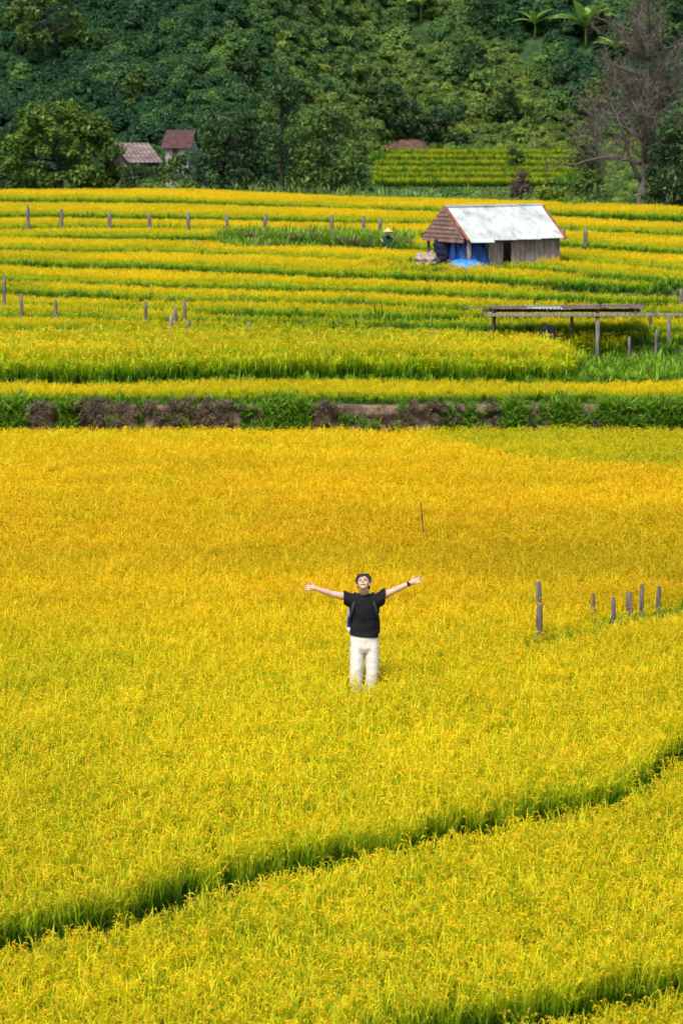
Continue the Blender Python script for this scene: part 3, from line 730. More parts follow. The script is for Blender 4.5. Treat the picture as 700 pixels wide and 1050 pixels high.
# ---- hillside
def veg_tint(u, v, rng):
    n = RNG.uniform(0, 1, np.shape(u))
    left = .22 + .15 * sstep(120, 330, u)
    mid = .58 + .12 * sstep(10, 120, v)
    # lighter slope running down to the right, darker forest in the upper right
    edge = 250 + 0 * v; t = left + (mid - left) * sstep(190, 360, u - .5 * (v - 60))
    dark = sstep(-10, 70, (u - 455) - .95 * v) ; t = t * (1 - .8 * dark) + .12 * dark
    t = t + .12 * sstep(560, 620, u) * sstep(60, 130, v)
    return np.clip(t + .22 * (n - .5) + .12 * (n > .86), 0, 1)
def hillside():
    x, y = grid_pts(-60, 60, Y_EDGE + 3, Y_VAL1 + 60, 1.9)
    u = 350 + FPX * x / y
    s = y - hill_base(x, y)
    k = (np.abs(u - 350) < 760) & (s > -1.0); x, y, s = x[k], y[k], s[k]
    z = ground(x, y); u, v = proj(x, y, z + .8)
    k = (v > -160) & ~((u > 385) & (u < 440) & (v > 131) & (v < 152) & (s < 4)); x, y, z, u, v, s = (q[k] for q in (x, y, z, u, v, s))
    for ub, vb in ((600, 46), (632, 66), (548, 40), (431, 24)):
        k = ~((np.abs(u - ub) < 17) & (v + 12 > vb - 3) & (v + 12 < vb + 26)); x, y, z, u, v, s = (q[k] for q in (x, y, z, u, v, s))
    t = veg_tint(u, v, RNG)
    dark = sstep(0, 60, (u - 455) - .95 * v)
    sc = .66 * RNG.uniform(.6, 1.3, x.shape) * (1 + .45 * dark) * (.8 + .5 * fbm(x * .2, y * .2, 14))
    sc *= np.where((u > 380) & (u < 600) & (s < 5), .75, 1); sc *= np.where(RNG.uniform(0, 1, x.shape) < .05, 1.5, 1); sc *= .72 + .5 * fbm(x * .45, y * .45, 24, 2)
    t = np.clip(t + .5 * (fbm(x * .28, y * .28, 25, 2) - .5), 0, 1)
    scatter('hillside_shrubs', 'shrub', np.stack([x, y, z - .15], 1), sc, t, np.clip(RNG.uniform(0, 1, x.shape) * .7 + .3 * fbm(x * .15, y * .15, 9), 0, 1),
            'dense dark green shrubs covering the whole hillside behind the fields', 'shrubs', stretch=RNG.uniform(.8, 1.25, x.shape))
    # undergrowth between the field edge and the hill
    x, y = grid_pts(-34, 34, Y_EDGE - 18, Y_VAL1 + 3, 1.1)
    z = ground(x, y); u, v = proj(x, y, z + .3); e = y - edge_y(x); s = y - hill_base(x, y)
    inval = (u > 380) & (u < 590) & (y > Y_VAL0 - 1)
    k = (e > 1.2) & (s < 2) & (np.abs(u - 350) < 500) & ~inval & ~((u > 112) & (u < 206) & (e > 4.5))
    k &= ~((u < 130) & (e < 5))
    k &= RNG.uniform(0, 1, x.shape) < np.where(u > 440, .9, .55)
    x, y, z, u = x[k], y[k], z[k], u[k]
    t = np.where(u > 470, RNG.uniform(.45, .85, x.shape), RNG.uniform(.25, .7, x.shape))
    scatter('undergrowth', 'shrub', np.stack([x, y, z - .1], 1), RNG.uniform(.28, .6, x.shape) * np.where((u > 112) & (u < 206), 1.35, 1), np.where((u > 112) & (u < 206), t * .6 + .35, t), RNG.uniform(.2, .9, x.shape), 'low mixed undergrowth between the far field edge and the hill', 'undergrowth')
    # reeds along the edge
    x, y = grid_pts(-34, 34, Y_EDGE - 18, Y_EDGE + 14, 2.2)
    z = ground(x, y); u, v = proj(x, y, z); e = y - edge_y(x)
    p = np.interp(u, [0, 120, 160, 250, 270, 450, 480, 560, 700], [.05, .1, .5, .15, 1, 1, .6, .5, .45])
    k = (e > .5) & (e < np.where(u > 470, 6, 3.5)) & (RNG.uniform(0, 1, x.shape) < p) & (np.abs(u - 350) < 480)
    x, y, z, u = x[k], y[k], z[k], u[k]
    scatter('reed_grass', 'reed', np.stack([x, y, z], 1), RNG.uniform(.45, .95, x.shape) * np.where(u > 450, .55, .85), x * 0, np.where(u > 460, RNG.uniform(0, .45, x.shape), RNG.uniform(.3, 1, x.shape)), 'pale tall reed grass along the far edge of the rice', 'reeds')
    # valley terraces rice
    x, y = grid_pts(-2, 26, Y_VAL0, Y_VAL1, 9)
    z = ground(x, y); u, v = proj(x, y, z + .4)
    b = np.full(x.shape, 9.)
    for q in VB: b = np.where((q - y > 0) & (q - y < b), q - y, b)
    edge = 384 + 14 * (fbm(x * .1, y * .3, 7) - .5) + 22 * sstep(165, 152, v)
    k = (u > edge) & (u < 590 - 30 * sstep(170, 190, v)) & (b > 1.5 + .8 * (vnoise(x * .5, y * .2, 77) - .5)); x, y, z = x[k], y[k], z[k]
    scatter('valley_rice', 'rice_green', np.stack([x, y, z], 1), RNG.uniform(.8, 1., x.shape), np.clip(.22 + .3 * (fbm(x * .3, y * .3, 17) - .5) * 2, 0, 1), RNG.uniform(0, .25, x.shape), 'green gold rice on the small distant terraces at the foot of the hill', 'rice')
    x, y = grid_pts(-2, 26, Y_VAL0 - 8, Y_VAL1 + 2, 3)
    z = ground(x, y); u, v = proj(x, y, z)
    k = (u > 376) & (u < 600); x, y, z = x[k], y[k], z[k]
    scatter('valley_grass', 'grass', np.stack([x, y, z], 1), RNG.uniform(.8, 1.8, x.shape), x * 0, RNG.uniform(0, .6, x.shape), 'green grass on the steps of the small distant terraces', 'grass')
hillside()
# bare red cutting above the valley terraces
def red_cut():
    V, F = [], []
    us = np.linspace(388, 440, 34)
    rows = 6
    for j in range(rows + 1):
        for i, u in enumerate(us):
            t = j / rows; v = 153 - t * (2 + 16 * float(vnoise(u * .06, 2.2, 4))) * math.sin(math.pi * (i + .5) / 34) ** .7 + 2 * (float(vnoise(u * .4, t * 3, 9)) - .5)
            y = Y_VAL1 - 1.6 + 2.6 * t + .5 * (float(vnoise(u * .15, t * 4, 3)) - .5)
            V.append(hit_y(u, v, y))
    n = len(us)
    for j in range(rows):
        for i in range(n - 1): F.append((j * n + i, j * n + i + 1, (j + 1) * n + i + 1, (j + 1) * n + i))
    o = link(bpy.data.objects.new('red_soil_cutting', np_mesh('red_soil_cutting', np.array(V), np.array(F), M['red_soil'], None, True)))
    tag(o, 'bare red soil cutting above the small distant terraces', 'soil', None, 'structure')
red_cut()
# ------------------------------------------------------------------ trees
def limb_pts(rng, p, dv, L, n, wob, lift=0):
    P = [np.array(p, float)]; d_ = np.array(dv, float); d_ /= np.linalg.norm(d_)
    for i in range(n):
        d_ = d_ + rng.normal(0, wob, 3) + np.array([0, 0, lift]); d_ /= np.linalg.norm(d_); P.append(P[-1] + d_ * L / n)
    return P
def leaves_mesh(name, mat, rng, clusters, per, leaf, flat=.5):
    V, F, A = [], [], []
    for c, r, br in clusters:
        for i in range(per):
            dv = rng.normal(0, 1, 3); dv /= np.linalg.norm(dv)
            p = c + dv * r * rng.uniform(.25, 1.05) ** .6 * np.array([1, 1, .75])
            nrm = dv * .5 + np.array([0, 0, flat]) + rng.normal(0, .5, 3); nrm /= np.linalg.norm(nrm)
            t = np.cross(nrm, rng.normal(0, 1, 3)); t /= np.linalg.norm(t); b = np.cross(nrm, t)
            l = leaf * rng.uniform(.6, 1.3); w = l * .45; k = len(V)
            V += [p - t * l, p + b * w, p + t * l, p - b * w]; F.append((k, k + 1, k + 2, k + 3))
            A += [min(1, max(0, rng.uniform(0, 1) * .8 + br))] * 4
    return np_mesh(name, np.array(V), np.array(F), mat, {'rnd': A})
def tree(name, label, cat, loc, h, rw, z0, leafmat, bark, seed, n_cl=30, per=70, leaf=.16, rcl=.3, tr=.12, group=None, shape='dome', lean=0):
    rng = np.random.default_rng(seed); root = empty(name, loc); tag(root, label, cat, group)
    mb = MB(); top = h * (.72 if shape == 'dome' else .95)
    T = limb_pts(rng, (0, 0, -.2), (lean, 0, 1), top + .2, 7, .05, .06)
    mb.tube(T, list(np.linspace(tr, tr * .3, len(T))), 8)
    cl = []
    for i in range(n_cl):
        a = rng.uniform(0, 6.283); q = rng.uniform(0, 1)
        z = z0 + (h - z0) * q
        if shape == 'dome': rr = rw * math.sqrt(max(0, 1 - (max(q - .35, 0) / .68) ** 2)) * (1 if q > .2 else .85 + .7 * q)
        elif shape == 'sparse': rr = rw * (1 - .55 * q) * rng.uniform(.5, 1)
        else: rr = rw * (1 - .8 * q)
        r = rr * rng.uniform(.25, 1) ** .5
        c = np.array([r * math.cos(a), r * math.sin(a), z]) + np.array([T[-1][0], T[-1][1], 0]) * q
        cl.append((c, rcl * h * rng.uniform(.6, 1.15) * .5, rng.uniform(-.15, .2)))
    for c, r, _ in cl[::2]:
        k = min(len(T) - 2, max(1, int(c[2] / max(top, .1) * .75 * len(T)))); s = np.array(T[k])
        m_ = (s + c) / 2 + rng.normal(0, .08 * h * .2, 3)
        mb.tube([s, m_, s + (c - s) * .85], [tr * .30, tr * .18, tr * .05], 5)
    mb.build('trunk', bark, root, True)
    o = link(bpy.data.objects.new('crown', leaves_mesh('crown', leafmat, rng, cl, per, leaf)), root)
    return root
def foot(u, e):                        # a spot e metres behind the far field edge, below photo column u
    y = Y_EDGE
    for _ in range(6): y = float(edge_y(np.array([(u - 350) / FPX * y]))[0]) + e
    x = (u - 350) / FPX * y; return (x, y, G(x, y))
def h_to(p, v):                        # height that reaches photo row v above point p
    return hit_y(350, v, p[1])[2] - p[2]
def spx(y): return FPX / y             # pixels a metre
TG = 'trees along the far field edge'
p = foot(62, 3.2); tree('broadleaf_tree', 'broad light green leafy tree left of the faded tin roof', 'tree', p, h_to(p, 108), 64 / spx(p[1]), .3, M['leaf_broad'], M['bark_dark'], 1, 170, 70, .17, .24, .12, TG)
p = foot(2, 6); tree('broadleaf_tree', 'leafy tree cut by the left picture edge behind the broad one', 'tree', p, h_to(p, 125), 30 / spx(p[1]), .4, M['leaf_dark'], M['bark_dark'], 2, 30, 70, .16, .3, .1, TG)
p = foot(228, 4); tree('round_tree', 'rounded dark feathery tree just right of the white walled house', 'tree', p, h_to(p, 112), 36 / spx(p[1]), .5, M['leaf_dark'], M['bark_dark'], 3, 60, 90, .12, .3, .12, TG)
p = foot(290, 3); tree('slender_tree', 'slender tree with a bare black trunk and thin dark crown', 'tree', p, h_to(p, 78), 30 / spx(p[1]), 2.0, M['leaf_dark'], M['bark_dark'], 4, 34, 50, .12, .22, .13, TG, 'sparse')
p = foot(340, 4.5); tree('round_tree', 'rounded olive tree right of the slender black trunk', 'tree', p, h_to(p, 112), 38 / spx(p[1]), .4, M['leaf_olive'], M['bark_dark'], 5, 60, 85, .13, .3, .12, TG)
p = foot(265, 6.5); tree('round_tree', 'small dark tree filling the space behind the slender black trunk', 'tree', p, h_to(p, 128), 22 / spx(p[1]), .3, M['leaf_dark'], M['bark_dark'], 6, 30, 80, .12, .3, .1, TG)
p = foot(310, 6.5); tree('round_tree', 'low dark green tree just right of the slender black trunk', 'tree', p, h_to(p, 138), 18 / spx(p[1]), .3, M['leaf_dark'], M['bark_dark'], 16, 26, 80, .12, .3, .1, TG)
p = foot(156, 3.2); tree('bush', 'pale yellow green bush in front of the two roofed houses', 'bush', p, h_to(p, 170), 14 / spx(p[1]), .1, M['leaf_olive'], M['bark_dark'], 7, 20, 60, .1, .4, .05)
p = foot(184, 2.4); tree('bush', 'leafy bush in front of the white walled house', 'bush', p, h_to(p, 163), 15 / spx(p[1]), .1, M['leaf_olive'], M['bark_dark'], 27, 34, 60, .1, .4, .05)
p = foot(141, 2.2); tree('bush', 'leafy bush in front of the faded tin roofed shed', 'bush', p, h_to(p, 165), 12 / spx(p[1]), .1, M['leaf_dark'], M['bark_dark'], 28, 20, 60, .1, .4, .05)
p = foot(104, 2.6); tree('bush', 'low bright bush at the right foot of the broad leafy tree', 'bush', p, h_to(p, 172), 13 / spx(p[1]), .1, M['leaf_broad'], M['bark_dark'], 17, 18, 60, .1, .4, .05)
p = foot(566, 2.0); tree('bush', 'lime yellow bush behind the right end of the tin roofed hut', 'bush', p, h_to(p, 184), 16 / spx(p[1]), .1, M['leaf_lime'], M['bark_dark'], 8, 22, 70, .09, .4, .05)
p = foot(534, 3.0); tree('bush', 'withered brown shrub above the middle of the tin roof', 'bush', p, h_to(p, 178), 11 / spx(p[1]), .1, M['leaf_brown'], M['bark_grey'], 9, 18, 50, .09, .35, .05)
p = foot(690, 2.5); tree('round_tree', 'dark green tree at the right picture edge under the dead tree', 'tree', p, h_to(p, 128), 26 / spx(p[1]), .2, M['leaf_dark'], M['bark_dark'], 10, 45, 70, .13, .32, .1, TG)
p = foot(600, 8); tree('round_tree', 'loose olive tree left of the big dead tree', 'tree', p, h_to(p, 138), 24 / spx(p[1]), .3, M['leaf_olive'], M['bark_dark'], 11, 26, 60, .12, .3, .08, TG, 'sparse')
# on the hill
def on_hill(u, v): return tuple(hit_ground(u, v, Y_EDGE + 8, Y_EDGE + 200))
p = on_hill(46, 66); tree('tall_hill_tree', 'tall tree with pale trunk and yellow green top high on the left hillside', 'tree', p, h_to(p, -12), 40 / spx(p[1]), 1.4, M['leaf_olive'], M['bark_grey'], 12, 60, 80, .16, .28, .10)
p = on_hill(455, 152); tree('round_tree', 'dark rounded tree directly above the small distant terraces', 'tree', p, h_to(p, 112), 24 / spx(p[1]), .2, M['leaf_dark'], M['bark_dark'], 13, 40, 80, .15, .34, .1)
p = on_hill(405, 134); tree('round_tree', 'dark tree standing left above the red soil cutting', 'tree', p, h_to(p, 88), 34 / spx(p[1]), .2, M['leaf_dark'], M['bark_dark'], 14, 48, 80, .15, .34, .1)
y_ = VB[2] + .4; p = ((527 - 350) / FPX * y_, y_, G((527 - 350) / FPX * y_, y_)); tree('sapling', 'small olive sapling standing on the distant terraces', 'tree', p, h_to(p, 152), 8 / spx(y_), .5, M['leaf_olive'], M['bark_dark'], 15, 12, 40, .1, .35, .05)
y_ = VB[-1] - .3; p = ((547 - 350) / FPX * y_, y_, G((547 - 350) / FPX * y_, y_)); tree('sapling', 'thin pale trunk with a few leaves at the top right of the distant terraces', 'tree', p, h_to(p, 112), 10 / spx(y_), 1.8, M['leaf_olive'], M['bark_pale'], 18, 8, 40, .12, .3, .05, None, 'sparse')
p = on_hill(668, 66); tree('tall_hill_tree', 'yellow green tree behind the top of the dead tree', 'tree', p, h_to(p, 18), 34 / spx(p[1]), .5, M['leaf_olive'], M['bark_dark'], 19, 34, 70, .17, .32, .12)

for u, vb, vt, w_, m_, sd_, lb in ((486, 92, 44, 17, 'leaf_dark', 31, 'dark rounded tree on the slope left of the banana plants'), (512, 128, 84, 15, 'leaf_olive', 32, 'small olive tree low on the slope above the distant terraces'),
                                  (580, 104, 66, 16, 'leaf_dark', 33, 'dark bushy tree below the tallest banana plant'), (612, 128, 82, 16, 'leaf_broad', 34, 'light green tree left of the upper dead tree limbs'),
                                  (496, 34, -10, 18, 'leaf_dark', 35, 'dark tree at the top picture edge left of the half sunk banana'), (676, 40, -20, 24, 'leaf_dark', 36, 'big dark tree filling the top right corner'),
                                  (140, 110, 72, 14, 'leaf_olive', 37, 'olive treelet on the left slope above the houses'), (250, 96, 56, 16, 'leaf_dark', 38, 'dark treelet on the slope above the round feathery tree'), (378, 128, 88, 16, 'leaf_olive', 39, 'olive treelet on the slope left of the red soil')):
    p = on_hill(u, vb); tree('hill_tree', lb, 'tree', p, h_to(p, vt), w_ / spx(p[1]), .3, M[m_], M['bark_dark'], sd_, 34, 70, .14, .34, .1, 'trees growing among the hillside shrubs')

def dead_tree(name, label, p, h, seed, tr, targets, twigs, spread):
    rng = np.random.default_rng(seed); root = empty(name, p); tag(root, label, 'tree', 'leafless trees on the right')
    mb = MB(); tw = MB()
    T = limb_pts(rng, (0, 0, -.2), (.0, 0, 1), h + .2, 9, .05, .08); mb.tube(T, list(np.linspace(tr, tr * .18, len(T))), 8)
    ends = []
    for (hf, dx, dy, dz, L) in targets:
        k = int(hf * (len(T) - 1)); s = T[k]
        B = limb_pts(rng, s, (dx, dy, dz), L, 6, .16, .03); mb.tube(B, list(np.linspace(tr * .5, tr * .14, len(B))), 6)
        ends += B[2:]
        for b in B[2:]:
            C = limb_pts(rng, b, (dx * .6 + rng.normal(0, .6), rng.normal(0, .6), .5 + rng.uniform(-.3, .6)), L * .4, 4, .22); mb.tube(C, list(np.linspace(tr * .16, tr * .06, len(C))), 5); ends += C[1:]
    for k in range(3, len(T)):
        for q in range(7):
            a = rng.uniform(0, 6.28); C = limb_pts(rng, T[k], (math.cos(a), math.sin(a), .7), h * rng.uniform(.14, .3) * spread * (.65 + .75 * k / len(T)), 5, .2, .06); mb.tube(C, list(np.linspace(tr * .24, tr * .06, len(C))), 5); ends += C[1:]
    mb.build('trunk', M['bark_grey'], root, True)
    for i in range(twigs):
        e = ends[rng.integers(0, len(ends))]; C = limb_pts(rng, e, rng.normal(0, 1, 3) + np.array([0, 0, .5]), rng.uniform(.3, .8), 3, .3); tw.tube(C, [.010, .008, .007, .004], 3, caps=False)
    tw.build('twigs', M['twig'], root)
    return root
p = foot(655, 2.6); H = h_to(p, 40)
dead_tree('dead_tree', 'big grey leafless tree with spreading bare limbs at the right', p, H, 21, .22,
          [(.30, -1, -.2, .95, 3.4), (.40, -1, 0, .30, 3.0), (.34, 1, .1, .10, 2.8), (.45, 1, -.2, .5, 2.6), (.56, -.5, .2, .9, 3.0), (.62, .6, .3, .9, 2.6), (.42, .3, -.6, .6, 2.2), (.5, -.8, .3, .5, 2.8)], 4200, 1.1)
p = foot(684, 5.5); dead_tree('dead_tree', 'second dusky leafless tree behind the big dead tree at the right edge', p, h_to(p, 52), 22, .14, [(.5, 1, 0, .5, 2.6), (.6, -1, 0, .7, 2.6)], 1100, 1.0)
p = foot(612, 9); dead_tree('dead_tree', 'thin bare tree with brownish twigs left of the big dead tree', p, h_to(p, 108), 23, .08, [(.5, 1, 0, .8, 1.5), (.6, -1, 0, .7, 1.8)], 600, .9)

def banana(label, p, h, seed, n=8, ls=1.35):
    rng = np.random.default_rng(seed); root = empty('banana_plant', p); tag(root, label, 'banana plant', 'banana plants on the hill')
    MB().tube([(0, 0, -.2), (.03, 0, h * .25), (.02, .02, h * .5)], [.09, .08, .06], 8).build('stem', M['leaf_banana'], root, True)
    for i in range(n):
        a = 6.283 * i / n + rng.uniform(-.3, .3); el = rng.uniform(.6, 1.35); L = h * rng.uniform(.55, .75) * ls
        od = np.array([math.cos(a), math.sin(a) * .8, 0]); sd = np.array([-od[1], od[0], 0.]); q = np.array([0, 0, h * .48]); P = [q]
        for s in range(8):
            P.append(P[-1] + (od * math.cos(el) + np.array([0, 0, math.sin(el)])) * L / 8); el -= rng.uniform(.08, .26)
        V, F, A = [], [], []; w = .24 * L * .62
        for j, q in enumerate(P):
            ww = w * math.sin(math.pi * min(.97, (j + .35) / 8.6)) ** .6 if j else .02
            V += [q - sd * ww + np.array([0, 0, -.25 * ww]), q, q + sd * ww + np.array([0, 0, -.25 * ww])]; A += [.3 + .5 * rng.uniform()] * 3
        for j in range(8):
            b = j * 3; F += [(b, b + 1, b + 4, b + 3), (b + 1, b + 2, b + 5, b + 4)]
        link(bpy.data.objects.new('leaf', np_mesh('leaf', np.array(V), np.array(F), M['leaf_banana'], {'rnd': A}, True)), root)
p = on_hill(600, 50); banana('tallest pale banana plant fanned out in the upper right forest', p, h_to(p, 2) * .95, 1, 9)
p = on_hill(632, 66); banana('small banana plant below and right of the tallest one', p, h_to(p, 34), 2, 6)
p = on_hill(548, 40); banana('banana plant half sunk in shrubs left of the tallest one', p, h_to(p, 8), 3, 7)
p = on_hill(431, 24); banana('pale banana plant cut by the top picture edge near the middle', p, h_to(p, -14), 4, 7)

# ------------------------------------------------------------------ far houses
def sheet(mb, o, ex, ey, nx, waves, amp, th=.012):
    """corrugated sheet from corner o along ex (across the waves) and ey (down the slope)"""
    o, ex, ey = Vector(o), Vector(ex), Vector(ey); nn = ex.cross(ey).normalized(); n = waves * 4; V = []
    for s in (1, -1):
        for j in (0, 1):
            for i in range(n + 1):
                t = i / n; V.append(o + ex * t + ey * j + nn * (amp * math.sin(2 * math.pi * waves * t) + s * th / 2))
    F = []; q = n + 1
    for i in range(n):
        F += [(i, i + 1, q + i + 1, q + i), (2 * q + i, 3 * q + i, 3 * q + i + 1, 2 * q + i + 1), (i, 2 * q + i, 2 * q + i + 1, i + 1), (q + i, q + i + 1, 3 * q + i + 1, 3 * q + i)]
    F += [(0, q, 3 * q, 2 * q), (n, 2 * q + n, 3 * q + n, q + n)]
    mb.add(V, F)
def house(name, label, p, w, dp, hw, rise, yaw, wm, rm, cat='house', over=.2):
    root = empty(name, p, yaw); tag(root, label, cat)
    b = MB(); hw0 = -.4
    # walls as four slabs, the gables drawn up under the roof
    for sx in (-1, 1):
        x = sx * (w / 2 - .05); V = [(x - .05, -dp / 2, hw0), (x + .05, -dp / 2, hw0), (x + .05, dp / 2, hw0), (x - .05, dp / 2, hw0), (x - .05, -dp / 2, hw), (x + .05, -dp / 2, hw), (x + .05, dp / 2, hw), (x - .05, dp / 2, hw), (x - .05, 0, hw + rise), (x + .05, 0, hw + rise)]
        b.add(V, [(0, 1, 5, 4), (2, 3, 7, 6), (1, 2, 6, 9, 5), (0, 4, 8, 7, 3), (4, 5, 9, 8), (6, 7, 8, 9), (0, 3, 2, 1)])
    for sy in (-1, 1): b.box((0, sy * (dp / 2 - .05), (hw + hw0) / 2), (w - .2, .1, hw - hw0))
    b.build('wall', wm, root)
    r = MB(); sl = rise / (dp / 2)
    for sy in (-1, 1):
        sheet(r, (-w / 2 - over, 0, hw + rise + .05), (w + 2 * over, 0, 0), (0, sy * (dp / 2 + over), -(dp / 2 + over) * sl), 0, max(6, int(w / .25)), .025)
    r.build('roof', rm, root)
    return root
p = foot(187, 9); s = spx(p[1])
hB = house('white_house', 'small white walled house with a rust red roof left of the dark round tree', p, 24 / s, 1.7, h_to(p, 149), h_to(p, 134) - h_to(p, 149), R(-14), M['wall_white'], M['roof_red'])
b = MB(); b.box((-.1, -.86, h_to(p, 156)), (.3, .04, .7)); b.build('window', M['wall_dark'], hB)
p = foot(136, 8)
hA = house('tin_roofed_shed', 'low shed with streaked pinkish tin roof behind the broad leafy tree', p, 2.0, 2.3, h_to(p, 164), h_to(p, 147) - h_to(p, 164), R(40), M['wall_white'], M['roof_pink'], 'shed')
b = MB(); b.box((.1, -1.16, h_to(p, 172)), (1.7, .04, .75)); b.build('door', M['wall_dark'], hA)

# ------------------------------------------------------------------ field hut
def field_hut():
    s = spx(HP[1]); root = empty('field_hut', (HP[0], HP[1], HP[2]), HUT_YAW)
    tag(root, 'open sided field hut with pale tin roof and grey plank room', 'hut')
    L, Wd = 98 / s / math.cos(HUT_YAW), 40 / s / math.sin(HUT_YAW)
    he = hit_y(474, 243.5, HP[1])[2] - HP[2]; hr = hit_y(462, 212.5, HP[1] + Wd / 2 * math.cos(HUT_YAW))[2] - HP[2]
    print('hut dims', L, Wd, he, hr)
    rise = hr - he
    # origin: front left post; x along the ridge, y to the back
    r = MB(); ov = .14; sl = rise / (Wd / 2)
    n = 4; rq = np.random.default_rng(12)
    for i in range(n):
        x0 = -.05 + (L + .1) * i / n - (.04 if i else 0); x1 = -.05 + (L + .1) * (i + 1) / n
        sheet(r, (x0, Wd / 2, hr + .006 * i), (x1 - x0, 0, rq.uniform(-.018, .018)), (0, -(Wd / 2 + ov + (e_ := rq.uniform(-.05, .05))), -(Wd / 2 + ov + e_) * sl - .012), 0, int((x1 - x0) / .085), .013, .008)
    r.build('roof_panel', M['tin'], root)
    r = MB(); sheet(r, (-.05, Wd / 2 + .01, hr + .004), (L + .1, 0, 0), (0, Wd / 2 + ov, -(Wd / 2 + ov) * sl), 0, int(L / .085), .013, .008)
    o = r.build('roof_panel', M['rust'], root); o['label'] = 'rusty back slope'
    g = MB()                                             # left gable: overlapping old boards, nine courses
    c = 8
    for i in range(c):
        z0 = he - .16 + (rise + .16) * i / c; z1 = he - .16 + (rise + .16) * (i + 1) / c + .03
        a = max(0, (min(z0, hr) - he)) / rise * Wd / 2; a2 = max(0, min(1, (z1 - he) / rise)) * Wd / 2
        y0, y1 = a + .02, Wd - a - .02; y2, y3 = min(a2 + .02, Wd / 2 - .03), max(Wd - a2 - .02, Wd / 2 + .03)
        xo, xi = -.20 - .0, -.17
        g.add([(xo - .03, y0, z0), (xo - .03, y1, z0), (xo, y3, z1), (xo, y2, z1), (xi - .02, y0, z0), (xi - .02, y1, z0), (xi, y3, z1), (xi, y2, z1)], [(0, 3, 2, 1), (4, 5, 6, 7), (0, 1, 5, 4), (3, 7, 6, 2), (0, 4, 7, 3), (1, 2, 6, 5)])
    g.build('gable', M['shingle'], root)
    for xx, nm in ((-.13, 'front left'), (L + .07, 'right')):       # rusty rake trims
        t = MB()
        for sy in (-1, 1):
            ye = Wd / 2 + sy * (Wd / 2 + ov + .02); ze = he - ov * sl
            t.tube([(xx, Wd / 2 + sy * .005, hr + .03), (xx, ye, ze + .03)], [(.055, .016), (.055, .016)], 6)
        t.build('rake_trim', M['rust'], root)
    t = MB(); t.tube([(-.12, Wd / 2, hr + .03), (L + .06, Wd / 2, hr + .03)], [(.05, .035)] * 2, 8); t.build('ridge_cap', M['tin'], root)
    for (x, y, rr, m) in ((0.02, .06, .075, 'bark_pale'), (-.05, Wd - .1, .06, 'post'), (L * .3, Wd - .08, .055, 'post'), (L - .06, .08, .05, 'post'), (L - .06, Wd - .08, .05, 'post'), (L * .36, .08, .05, 'post')):
        zt = he - .05
        MB().tube([(x, y, -.25), (x + .01, y, zt * .5), (x, y, zt)], [rr, rr * .95, rr * .85], 8).build('post', M[m], root, True)
    for y in (.06, Wd - .08): MB().box((L / 2, y, he - .035), (L, .07, .08)).build('beam', M['plank_dark'], root)
    MB().box((0.0, Wd / 2, he - .10), (.07, Wd, .07)).build('beam', M['plank_dark'], root)
    # plank room on the right: from x = .34 L
    x0 = L * .22; zb, zt = hit_y(520, 274, HP[1])[2] - HP[2], he - .09
    rng = np.random.default_rng(2)
    w = MB(); x = x0; ds, de = x0 + .17 * (L - x0), x0 + .34 * (L - x0)
    while x < L - .12:
        bw = rng.uniform(.13, .21); mid = x + bw / 2
        if not (ds < mid < de):
            w.box((mid, .10 + rng.uniform(0, .018), (zb + zt) / 2 + rng.uniform(-.02, .02)), (bw - .012, .022, zt - zb), Matrix.Rotation(rng.uniform(-.012, .012), 3, 'Y'))
        x += bw
    y = .16
    while y < Wd - .1:
        bw = rng.uniform(.14, .2)
        for xx in (x0 - .02, L - .05): w.box((xx, y + bw / 2, (zb + zt) / 2), (.022, bw - .012, zt - zb))
        y += bw
    x = x0
    while x < L - .12: w.box((x + .09, Wd - .1, (zb + zt) / 2), (.168, .022, zt - zb)); x += .18
    w.build('plank_wall', M['plank'], root)
    MB().box(((ds + de) / 2 + .0, .085, zt - .02), (de - ds + .12, .05, .06)).build('lintel', M['plank_dark'], root)
    MB().box(((x0 + L) / 2, Wd / 2, zb + .03), (L - x0 - .1, Wd - .3, .05)).build('floor', M['plank_dark'], root)
    for xx in (x0 + .1, (x0 + L) / 2, L - .15):
        MB().tube([(xx, .2, -.2), (xx, .2, zb)], .05, 7).build('stilt', M['post'], root)
    return root, L, Wd, he
hut, HL, HW, HE = field_hut()
HM = Matrix.Translation(Vector(HP)) @ Matrix.Rotation(HUT_YAW, 4, 'Z')
def lump(name, mat, label, cat, c, r, seed, wr=.05, group=None, flat=None, parent=None):
    mb = MB(); rng = np.random.default_rng(seed)
    for q in range(5): mb.ball((rng.uniform(-.4, .4) * r[0], rng.uniform(-.4, .4) * r[1], r[2] * rng.uniform(.4, .7)), (r[0] * rng.uniform(.5, .75), r[1] * rng.uniform(.5, .75), r[2] * rng.uniform(.35, .55)))
    o = fused(mb, name, mat, None, .03, 3, wr, 5); o.location = c; tag(o, label, cat, group); return o
def local(x, y, z=0):
    p = HM @ Vector((x, y, 0)); return (p.x, p.y, G(p.x, p.y) + z)
